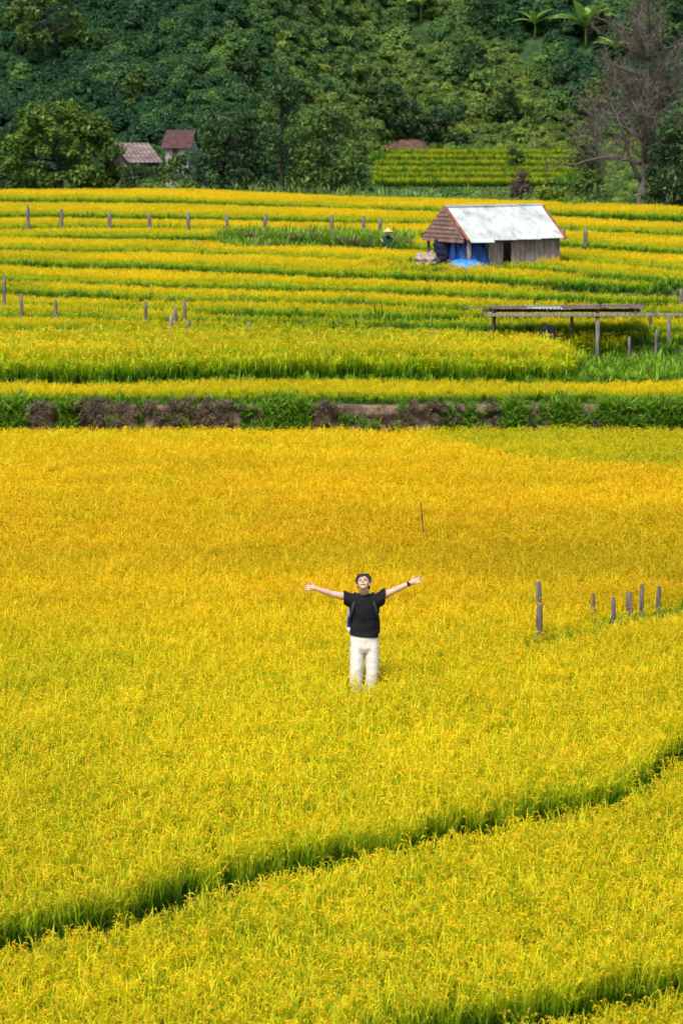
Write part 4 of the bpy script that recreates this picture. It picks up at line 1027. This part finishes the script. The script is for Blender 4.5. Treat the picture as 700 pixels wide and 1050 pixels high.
# heap under a dark blue tarp with the bright sheet spilling in front
def drape(name, mat, label, loc, rx, ry, hh, seed, yaw=0, n=34, base=.02):
    V, F = [], []
    for j in range(n):
        for i in range(n):
            a, b = i / (n - 1) * 2 - 1, j / (n - 1) * 2 - 1
            r = max(abs(a), abs(b)) * .55 + math.hypot(a, b) * .45
            z = hh * (1 - sstep(.35, .95, r)) * (.75 + .5 * float(fbm(a * 2.2 + seed, b * 2.2, seed))) + .07 * hh * float(vnoise(a * 9 + seed, b * 9, seed)) + base
            k = 1 + .12 * math.sin(5 * math.atan2(b, a) + seed)
            V.append((a * rx * k, b * ry * k, z))
    for j in range(n - 1):
        for i in range(n - 1): F.append((j * n + i, j * n + i + 1, (j + 1) * n + i + 1, (j + 1) * n + i))
    o = link(bpy.data.objects.new(name, np_mesh(name, np.array(V), np.array(F), mat, None, True))); o.location = loc; o.rotation_euler = (0, 0, yaw)
    m = o.modifiers.new('thick', 'SOLIDIFY'); m.thickness = .012
    tag(o, label, 'tarp'); return o
def under(u, y, dz=0): x = (u - 350) / FPX * y; return (x, y, G(x, y) + dz)
YH = HP[1]
drape('tarp', M['blue_dark'], 'dark blue tarp draped over a tall heap under the hut roof', under(484, YH + .55), .62, .55, .80, 3)
drape('tarp', M['blue_dark'], 'upright dark blue tarp bundle left of the pale front post', under(467, YH + .75), .26, .30, .84, 5)
drape('tarp', M['blue'], 'bright blue plastic sheet spread on the grass before the hut', under(477, YH - .42), .66, .50, .30, 9, .2)
lump('sack', M['sack'], 'pale pinkish sack leaning left of the hut opening', 'sack', under(434, YH + 1.0), (.34, .28, .40), 1, .06, 'sacks beside the hut')
lump('sack', M['sack'], 'smaller pale sack lying nearer the hut gable post', 'sack', under(443, YH + .8), (.26, .26, .46), 2, .06, 'sacks beside the hut')
lump('sack', M['bottle_white'], 'whitish bundle up behind the rear gable post', 'sack', under(453, YH + 1.9), (.24, .2, .95), 4, .03, 'sacks beside the hut')
lump('bundle', M['navy'], 'dark navy cloth bundle between the sacks and the blue tarps', 'bundle', under(456, YH + 1.2), (.34, .26, .95), 6, .05)
lump('bundle', M['black_cloth'], 'black bundle squeezed between the blue heap and plank wall', 'bundle', under(494, YH + .5), (.2, .25, .72), 7, .05)
lump('bundle', M['shirt_green'], 'dark green cloth bundle on top behind the blue tarp', 'bundle', under(463, YH + 1.6), (.26, .2, 1.0), 8, .05)

# ------------------------------------------------------------------ low shed frame with rusty sheets
def low_shed():
    y = SHED[1]; s = spx(y); root = empty('low_shed', (SHED[0], y, SHED[2])); tag(root, 'long low open shed with flat rusty tin roof on thin posts', 'shed')
    X = lambda u: (u - 612) / s
    zt = hit_y(612, 322, y)[2] - SHED[2]; print('shed h', zt, 'px/m', s)
    gz = lambda x, yy: G(SHED[0] + x, y + yy) - SHED[2]
    dp = 1.7
    def post(u, yy, v0, lean=0, r=.045, m='post'):
        x = X(u) * (y + yy) / y; z0 = gz(x, yy) - .2
        MB().tube([(x + lean, yy, z0), (x + lean * .3, yy, (z0 + zt) * .45), (x, yy, zt - .02)], [r, r * .95, r * .85], 8).build('post', M[m], root, True)
    post(612, 0, 0, 0, .062); post(685, 0, 0, .02, .05); post(587, .5, 0, .09, .045, 'plank_dark'); post(511, dp - .1, 0, 0, .06, 'plank_dark'); post(500, 0, 0, 0, .0045)
    post(672, dp - .1, 0, -.03, .05, 'plank_dark'); post(618, dp, 0, 0, .04)
    b = MB(); b.box((X(570), -.07, zt - .01), ((692 - 444 - 100) / s * 0 + (644 - 497) / s, .06, .085)); b.build('beam', M['plank'], root, bevel=.008)
    b = MB(); b.box((X(649) + (692 - 640) / s / 2 - .1, -.0, zt - .005), ((692 - 612) / s, .05, .075), Matrix.Rotation(.012, 3, 'Y')); b.build('beam', M['plank'], root, bevel=.008)
    b = MB(); b.box((X(580), dp, zt - .01), ((665 - 500) / s, .07, .08)); b.build('beam', M['plank_dark'], root)
    for u in (505, 560, 612, 650): MB().tube([(X(u), -.1, zt + .085), (X(u), dp + .1, zt + .06)], .022, 6).build('rafter', M['plank_dark'], root)
    rng = np.random.default_rng(4)
    for i, (u0, u1, m) in enumerate(((503, 545, 'rust_dark'), (540, 585, 'tin'), (578, 622, 'rust_dark'), (616, 662, 'rust_dark'))):
        r = MB(); w = (u1 - u0) / s; sheet(r, (X(u0), dp + .15, zt + .085 + .010 * i + rng.uniform(0, .015)), (w, 0, rng.uniform(-.03, .03)), (0, -dp - .25, .045), 0, int(w / .09), .014, .008)
        o = r.build('roof_sheet', M[m], root)
        o['label'] = {'rust_dark': 'dark rusty roof sheet', 'tin': 'pale grey roof sheet', 'rust': 'red brown rusty roof sheet'}[m]
    MB().tube([(X(475), dp * .4, zt + .13), (X(540), dp * .4, zt + .16), (X(662), dp * .5, zt + .19)], .014, 6).build('pole', M['post'], root)
low_shed()
drape('cloth', M['black_cloth'], 'dark crumpled cloth hung above the rice under the low shed', hit_y(561, 346, SHED[1] - .2), .28, .25, .26, 4)

# ------------------------------------------------------------------ fence posts
def post_obj(p, h, r, seed, label, group, lean=0, square=False, mat='post'):
    rng = np.random.default_rng(seed); root = MB(); n = 6; lx, ly = lean, rng.normal(0, .015)
    pts = [(lx * (i / n) * h + rng.normal(0, .06 * r), ly * i / n * h + rng.normal(0, .06 * r), -.3 + (h + .3) * i / n) for i in range(n + 1)]
    root.tube(pts, [r * rng.uniform(.9, 1.06) * (1 - .1 * i / n) for i in range(n)] + [r * .72], 6 if square else 9)
    o = root.build('fence_post', M[mat], None, not square); o.location = p; o.rotation_euler = (0, 0, rng.uniform(0, .6)); tag(o, label, 'post', group); return o
GF = 'posts of the far fence row'; ordi = ['first', 'second', 'third', 'fourth', 'fifth', 'sixth', 'seventh', 'eighth', 'ninth', 'tenth']
FARROW = [(29, 210, 233), (63, 214, 231), (113, 217, 233), (154, 218, 234), (194, 218, 236), (233, 220, 236), (270, 219, 237), (340, 220, 237), (373, 221, 238), (390, 224, 236)]
for i, (u, v0, v1) in enumerate(FARROW):
    p = hit_canopy(u, v1, Y_SCARP + 5, Y_EDGE); h = hit_y(u, v0, p[1])[2] - p[2]
    post_obj(p, h, 2.1 / spx(p[1]), 40 + i, f'{ordi[i]} grey fence post from the left in the far row below the trees', GF, RNG.normal(0, .03))
for u, v0, v1, lb in ((600, 232, 249, 'grey post standing alone right of the tin roofed hut'), (578, 234, 244, 'short post half hidden at the right corner of the tin roof'),
                      (698, 296, 312, 'post at the right picture edge above the low shed')):
    p = hit_canopy(u, v1, Y_SCARP + 5, Y_EDGE); post_obj(p, hit_y(u, v0, p[1])[2] - p[2], 2.0 / spx(p[1]), int(u), lb, None)
MID = [(3, 283, 310, 'dark post at the left picture edge among the terraces'), (22, 301, 320, 'thin dark post just right of the left edge post'), (56, 307, 321, 'short grey post third from the left picture edge on the terraces'),
       (148, 309, 325, 'grey post left of the small cluster of posts on the terraces'), (181, 314, 330, 'thin post leaning beside the tallest one in the small cluster'), (191, 307, 328, 'tallest dark post of the small cluster on the left terraces'),
       (172, 323, 342, 'pale leaning post lowest left in the small cluster'), (193, 328, 342, 'short post lowest right in the small cluster'), (256, 331, 343, 'small stub alone right of the post cluster'),
       (444, 336, 346, 'faint pale stub in the rice left of the low shed'), (538, 340, 348, 'pale stub under the low shed roof near the dark cloth'), (646, 345, 366, 'thin dark post under the right half of the low shed'), (671, 338, 358, 'thick dark post near the right end of the low shed')]
for i, (u, v0, v1, lb) in enumerate(MID):
    p = hit_canopy(u, v1, Y_SCARP + 2, Y_EDGE); post_obj(p, hit_y(u, v0, p[1])[2] - p[2], 1.9 / spx(p[1]), 60 + i, lb, 'posts standing among the terraces', .12 if u == 172 else RNG.normal(0, .04), mat='bark_pale' if 'pale' in lb else 'post')
NEAR = [(550.5, 620, 658, 4.0, .05, 'thick grey post nearest the man in the right row'), (552, 597, 618, 3.7, 0, 'dark post top right behind the thick nearest post'), (605.5, 609, 626, 2.0, .07, 'thin leaning stub alone between the two post groups'),
        (629.5, 612, 646, 2.6, -.03, 'slim pale post first of the right hand four'), (645, 607, 638, 3.8, -.02, 'thick dark post second of the right hand four'), (657, 599, 641, 2.6, .01, 'tallest slim post third of the right hand four'), (673, 601, 636, 3.0, .03, 'last post of the right hand four, nearest the picture edge')]
for i, (u, v0, v1, w, ln, lb) in enumerate(NEAR):
    c = hit_z(u, v1, .28 if i != 1 and i != 2 else .48); p = (c[0], c[1], 0.)
    post_obj(p, hit_y(u, v0, p[1])[2], w / spx(p[1]), 80 + i, lb, 'posts in the row right of the man', ln, True)
c = hit_z(432, 545, .5); o = MB().tube([(.02, 0, -.2), (.03, 0, .5), (-.01, 0, hit_y(431, 515, c[1])[2])], [.014, .013, .008], 6).build('thin_stick', M['plank_dark']); o.location = (c[0], c[1], 0); tag(o, 'thin upright stick alone in the golden rice behind the man', 'stick')

# ------------------------------------------------------------------ the man
def man():
    P = PERSON; s = spx(P[1]); print('px/m man', s)
    root = empty('person', (P[0], P[1], 0.)); tag(root, 'man in black t-shirt and beige trousers, arms spread wide, face to the sky', 'person')
    X = lambda u: (u - 373) / s
    Z = lambda v, dy=0: hit_y(373, v, P[1] + dy)[2]
    zs = Z(610)                                       # shoulder line
    zhem, zcr = Z(652), Z(668)
    sk = MB()
    # neck and head (tilted back)
    HC = Vector((X(372.5), -.05, Z(598)))
    tilt = Matrix.Rotation(R(-38), 3, 'X') @ Matrix.Rotation(R(-6), 3, 'Z')
    h = lambda x, y, z: HC + tilt @ Vector((x, y, z))
    sk.tube([(0, .01, zs - .06), (0, 0, zs + .02), h(0, .02, -.05)], [.075, .06, .058], 14)
    sk.ball(h(0, .012, .028), (.076, .094, .092), tilt); sk.ball(h(0, -.028, -.03), (.060, .066, .078), tilt); sk.ball(h(0, -.058, -.082), (.032, .030, .024), tilt)
    sk.ball(h(0, -.098, -.022), (.014, .018, .014), tilt, 10, 7); sk.tube([h(0, -.084, .028), h(0, -.098, -.014)], [.010, .014], 8, round_caps=True)
    for q in (-1, 1):
        sk.ball(h(q * .078, .01, -.008), (.012, .022, .034), tilt, 10, 7); sk.ball(h(q * .036, -.062, -.025), (.026, .024, .024), tilt, 10, 7)
    # trunk under the clothes, legs
    sk.tube([(0, .01, zcr), (0, .0, zhem), (0, 0, zs - .2), (0, 0, zs - .05)], [(.13, .09), (.13, .09), (.14, .10), (.12, .08)], 14)
    for q in (-1, 1): sk.tube([(q * .085, 0, zcr + .04), (q * .09, -.02, .46), (q * .09, .02, .08)], [.075, .055, .042], 10)
    # arms and hands
    def arm(q, sh, el, wr, tip):
        sh, el, wr, tip = map(Vector, (sh, el, wr, tip)); f = (wr - el).normalized()
        sk.tube([sh, (sh * .45 + el * .55), el, el + (wr - el) * .3, wr], [.053, .047, .038, .040, .026], 12, round_caps=True)
        dv = (tip - wr).normalized(); wv = Vector((0, .45, .9)); wv = (wv - dv * wv.dot(dv)).normalized(); nv = dv.cross(wv).normalized()
        if nv.y > 0: nv = -nv                       # the palm looks at the camera
        L = (tip - wr).length
        sk.tube([wr - dv * .01, wr + dv * .03, wr + dv * .085], [(.024, .024), (.034, .017), (.042, .014)] if False else [.024, .028, .024], 10)
        for k, (w0, fl) in enumerate(((.030, .070), (.010, .080), (-.010, .074), (-.029, .058))):
            b = wr + dv * .04 + wv * w0 * .7; m0 = wr + dv * .088 + wv * w0; d2 = (dv + wv * w0 * 5.5).normalized()
            m1 = m0 + d2 * fl * .5 + nv * .004; m2 = m0 + d2 * fl + nv * .016
            sk.tube([b, m0, m1, m2], [.013, .0095, .0088, .0072], 8, round_caps=True)
        t0 = wr + dv * .022 + wv * .018; t1 = wr + dv * .05 + wv * .050 + nv * .008; t2 = t1 + (dv * .8 + wv).normalized() * .036
        sk.tube([t0, t1, t2], [.014, .011, .0085], 8, round_caps=True)
        return wr, f
    shz = zs - .055
    arm(-1, (X(360), .0, shz + .015), (X(339), -.02, Z(608.5)), (X(323.5), -.05, Z(603)), (X(310), -.08, Z(601)))
    wr, f = arm(1, (X(387), .0, shz + .015), (X(406), -.02, Z(604.5)), (X(420.5), -.05, Z(597.5)), (X(434), -.08, Z(592.5)))
    fused(sk, 'body', M['skin'], root, .005, 4)
    w = MB(); n_ = 16; up = Vector((0, 0, 1)); c0 = wr - f * .018
    w.tube([c0 - f * .013, c0 + f * .013], [.033, .032], 16); w.box(c0 + Vector((0, -.032, .004)), (.03, .012, .03))
    w.build('watch', M['watch'], root)
    # face
    for q in (-1, 1): MB().ball(h(q * .031, -.083, .012), (.013, .008, .006), tilt, 10, 6).build('eye', M['eye_dark'], root, True)
    MB().tube([h(-.026, -.086, -.052), h(0, -.097, -.058), h(.026, -.086, -.052)], [.005, .009, .005], 8).build('mouth', M['lip'], root, True)
    MB().tube([h(-.018, -.0925, -.051), h(0, -.102, -.055), h(.018, -.0925, -.051)], [(.003, .004)] * 3, 6).build('teeth', M['teeth'], root, True)
    g = MB()
    for q in (-1, 1):
        g.tube([h(q * .012, -.10, .03), h(q * .034, -.104, .032), h(q * .056, -.09, .03), h(q * .078, -.02, .02)], .0024, 6)
        g.tube([h(q * .012, -.10, .0), h(q * .034, -.104, -.004), h(q * .056, -.09, .0)], .0018, 6)
    gl = g.build('glasses', M['watch'], root)
    hr = MB()                                        # fringe, sides, crown
    hr.ball(h(0, .022, .045), (.084, .094, .084), tilt); hr.ball(h(0, .05, .0), (.080, .07, .088), tilt)
    rng = np.random.default_rng(6)
    for k in range(13):
        a = -.068 + .136 * k / 12; hr.tube([h(a * .8, -.01, .118), h(a, -.062 + abs(a) * .4, .094), h(a * 1.05 + rng.normal(0, .004), -.088 + abs(a) * .55, .060 + rng.normal(0, .009))], [.018, .013, .005], 7, round_caps=True)
    for q in (-1, 1): hr.tube([h(q * .075, .0, .08), h(q * .086, -.02, .03), h(q * .080, -.028, -.01)], [.024, .018, .008], 7, round_caps=True)
    fused(hr, 'hair', M['hair'], root, .005, 4)
    # t-shirt
    ts = MB()
    ts.tube([(X(373), .01, zhem - .06), (X(373.2), .0, zhem + .02), (X(373.5), 0, zhem + .2), (X(373.5), 0, zs - .20), (X(373.2), .0, zs - .09), (0, .01, zs - .02), (0, .01, zs + .018)],
            [(.183, .13), (.176, .128), (.166, .118), (.182, .128), (.185, .115), (.135, .085), (.075, .07)], 20)
    for q, ue, ve in ((-1, 351.5, 611.5), (1, 395.5, 608.5)):
        ts.tube([(q * .10, 0, zs - .085), (X(ue) * .72, 0, shz - .005), (X(ue), -.01, Z(ve)), (X(ue) + q * .03, -.012, Z(ve) + .006)], [(.10, .09), (.086, .085), (.074, .075), (.074, .075)], 14)
    fused(ts, 't_shirt', M['black_cloth'], root, .008, 5, .008, 7, cut=[(Vector((0, 0, zhem)), Vector((-.10, 0, -1))), (Vector((X(351.8), 0, 0)), Vector((-1, 0, -.3)).normalized() if False else Vector((-1, 0, 0))), (Vector((X(395), 0, 0)), Vector((1, 0, 0)))])
    # trousers
    tr = MB()
    tr.tube([(X(373.5), .01, zhem + .05), (X(373.5), .01, zhem - .03), (X(373.5), .01, zcr + .05), (X(373.5), .01, zcr - .01)], [(.166, .122), (.176, .130), (.172, .128), (.14, .10)], 20)
    for q, uk, ua in ((-1, 365.5, 364.5), (1, 381.0, 379.5)):
        tr.tube([(X(373.5) + q * .082, .01, zcr + .13), (X(373.5) + q * .090, .01, zcr + .02), (X(uk) + q * .006, -.012, .52), (X(ua), .0, .30), (X(ua), .015, .07)], [(.082, .105), (.090, .115), (.080, .092), (.078, .085), (.084, .095)], 14)
    tro = fused(tr, 'trousers', M['trouser'], root, .007, 14, .0045, 8, cut=[(Vector((0, 0, .09)), Vector((0, 0, -1)))])
    for q in (-1, 1):
        b = MB(); b.ball((X(365 if q < 0 else 380), -.04, .045), (.05, .13, .05)); b.build('shoe', M['watch'], root, True)
    return root, X, Z, zs, zhem, P
man_o, X, Z, zs, zhem, P = man()
# backpack worn on his back, straps over the shoulders
bp = empty('backpack', (P[0], P[1], 0.)); tag(bp, "dark backpack on the man's back with straps over both shoulders", 'backpack')
b = MB(); b.ball((0, .22, zs - .30), (.165, .095, .26)); b.box((0, .20, zs - .30), (.27, .12, .40)); b.ball((-.16, .19, zs - .42), (.035, .06, .10)); b.ball((.175, .19, zs - .42), (.03, .06, .10))
fused(b, 'bag', M['strap'], bp, .01, 6, .006, 9)
for q in (-1, 1):
    st = MB(); pts = [(q * .105, .14, zs - .06), (q * .112, .07, zs + .012), (q * .118, -.0, zs - .006), (q * .126, -.094, zs - .085), (q * .146, -.116, zs - .17), (q * .172, -.06, zs - .28), (q * .182, .03, zs - .36), (q * .15, .15, zs - .43)]
    st.tube(pts, [(.022, .008)] * len(pts), 8); st.build('strap', M['strap'], bp, True)
bo = empty('water_bottle', (P[0] + X(358.3), P[1] + .14, 0)); tag(bo, "white and blue bottle in the side pocket of the man's backpack", 'bottle')
zb = Z(644, .1)
MB().tube([(0, 0, zb), (0, 0, zb + .01), (0, 0, zb + .09), (0, 0, zb + .13)], [.030, .036, .036, .034], 14).build('bottle_body', M['bottle_blue'], bo, True)
MB().tube([(0, 0, zb + .128), (0, 0, zb + .19), (0, 0, zb + .215), (0, 0, zb + .24)], [.035, .034, .020, .018], 14).build('bottle_top', M['bottle_white'], bo, True)
MB().tube([(0, 0, zb - .06), (0, 0, zb + .002)], [.031, .034], 14).build('bottle_base', M['bottle_white'], bo, True)

# ------------------------------------------------------------------ the farmer bending in the cut patch
def farmer():
    c = hit_canopy(397, 254, Y_SCARP + 5, Y_EDGE, .3); s = spx(c[1]); root = empty('person', tuple(c)); tag(root, 'farmer in dark green jacket and straw hat crouching in the cut rice', 'person')
    k = 1.0; print('farmer', c, s)
    zt = hit_y(397, 234, c[1])[2] - c[2]; k = zt / 1.06
    V = lambda x, y, z: Vector((x * k, y * k, z * k))
    sk = MB(); hd = V(.03, -.06, .90)
    sk.ball(hd, (.078 * k, .09 * k, .105 * k)); sk.tube([V(-.01, 0, .70), hd], [.055 * k, .05 * k], 10)
    sk.ball(hd + V(.0, -.09, -.01), (.014 * k, .018 * k, .02 * k))
    sk.tube([V(.0, .08, .2), V(-.02, .04, .7)], [.12 * k, .13 * k], 12)
    for q in (-1, 1):
        sk.tube([V(q * .10 - .02, .05, .22), V(q * .14 + .1, -.30, .38), V(q * .12, -.12, .03)], [.085 * k, .065 * k, .045 * k], 10, round_caps=True)
        a, e, w = V(q * .19 - .02, .02, .66), V(q * .2 + .12, -.14, .44), V(.36, -.26 + q * .05, .40)
        sk.tube([a, e, w], [.05 * k, .042 * k, .028 * k], 10, round_caps=True)
        for j in range(4): sk.tube([w, w + V(.06, -.02 + .015 * j, -.01), w + V(.10, -.02 + .02 * j, -.035)], [.014 * k, .010 * k, .008 * k], 6, round_caps=True)
        sk.tube([w, w + V(.03, -.05, .02)], [.013 * k, .009 * k], 6, round_caps=True)
    fused(sk, 'body', M['skin'], root, .012, 3)
    j = MB(); j.tube([V(.0, .10, .14), V(-.01, .07, .42), V(-.02, .03, .66), V(-.01, .0, .77)], [(.17 * k, .15 * k), (.19 * k, .15 * k), (.20 * k, .14 * k), (.08 * k, .08 * k)], 14)
    for q in (-1, 1): j.tube([V(q * .14 - .02, .02, .69), V(q * .2 + .12, -.14, .44), V(.31, -.235 + q * .045, .415)], [.075 * k, .062 * k, .045 * k], 10, round_caps=True)
    fused(j, 'jacket', M['shirt_green'], root, .014, 4, .012, 7)
    t = MB(); t.tube([V(0, .1, .1), V(0, .09, .26)], [.17 * k, .17 * k], 12)
    for q in (-1, 1): t.tube([V(q * .10 - .02, .05, .22), V(q * .14 + .1, -.30, .38), V(q * .12, -.12, .08)], [.105 * k, .082 * k, .065 * k], 10, round_caps=True)
    fused(t, 'trousers', M['navy'], root, .014, 4, .01, 7)
    sc = MB(); sc.ball(hd + V(-.005, .03, -.02), (.088 * k, .09 * k, .11 * k)); sc.tube([hd + V(0, .0, -.1), hd + V(-.01, .02, -.17)], [.075 * k, .10 * k], 10); sc.build('scarf', M['navy'], root, True)
    hb = MB(); hb.tube([hd + V(0, 0, .05), hd + V(0, 0, .065), hd + V(0, 0, .09), hd + V(0, .0, .15), hd + V(0, 0, .18)], [.215 * k, .20 * k, .105 * k, .085 * k, .03 * k], 20); hb.build('hat', M['straw'], root, True)
farmer()

# ------------------------------------------------------------------ light
w = bpy.data.worlds.new('World'); scene.world = w; w.use_nodes = True
nt = w.node_tree; bg = nt.nodes['Background']; sky = nt.nodes.new('ShaderNodeTexSky'); sky.sky_type = 'NISHITA'; sky.sun_disc = False
EL, AZ = 56, 205                       # sun height, compass turn of the light (from behind the camera on the left)
sky.sun_elevation = R(EL); sky.sun_rotation = R(AZ); sky.dust_density = 3.0; sky.air_density = 1.0; sky.ozone_density = .6
nt.links.new(sky.outputs[0], bg.inputs[0]); bg.inputs[1].default_value = .15
sl = bpy.data.lights.new('sun', 'SUN'); sl.energy = 2.1; sl.angle = R(12); sl.color = (1, .97, .91)
so = bpy.data.objects.new('sun', sl); COL.objects.link(so)
sd = Vector((math.sin(R(AZ)) * math.cos(R(EL)), math.cos(R(AZ)) * math.cos(R(EL)), math.sin(R(EL))))
so.rotation_euler = (-sd).to_track_quat('-Z', 'Y').to_euler()
scene.view_settings.view_transform = 'Standard'; scene.view_settings.look = 'None'
scene.view_settings.exposure = .62; scene.view_settings.gamma = 1.0
scene.render.engine = 'CYCLES'; scene.cycles.max_bounces = 6; scene.cycles.diffuse_bounces = 3; scene.cycles.transmission_bounces = 3
scene.cycles.use_denoising = True; scene.render.use_persistent_data = False
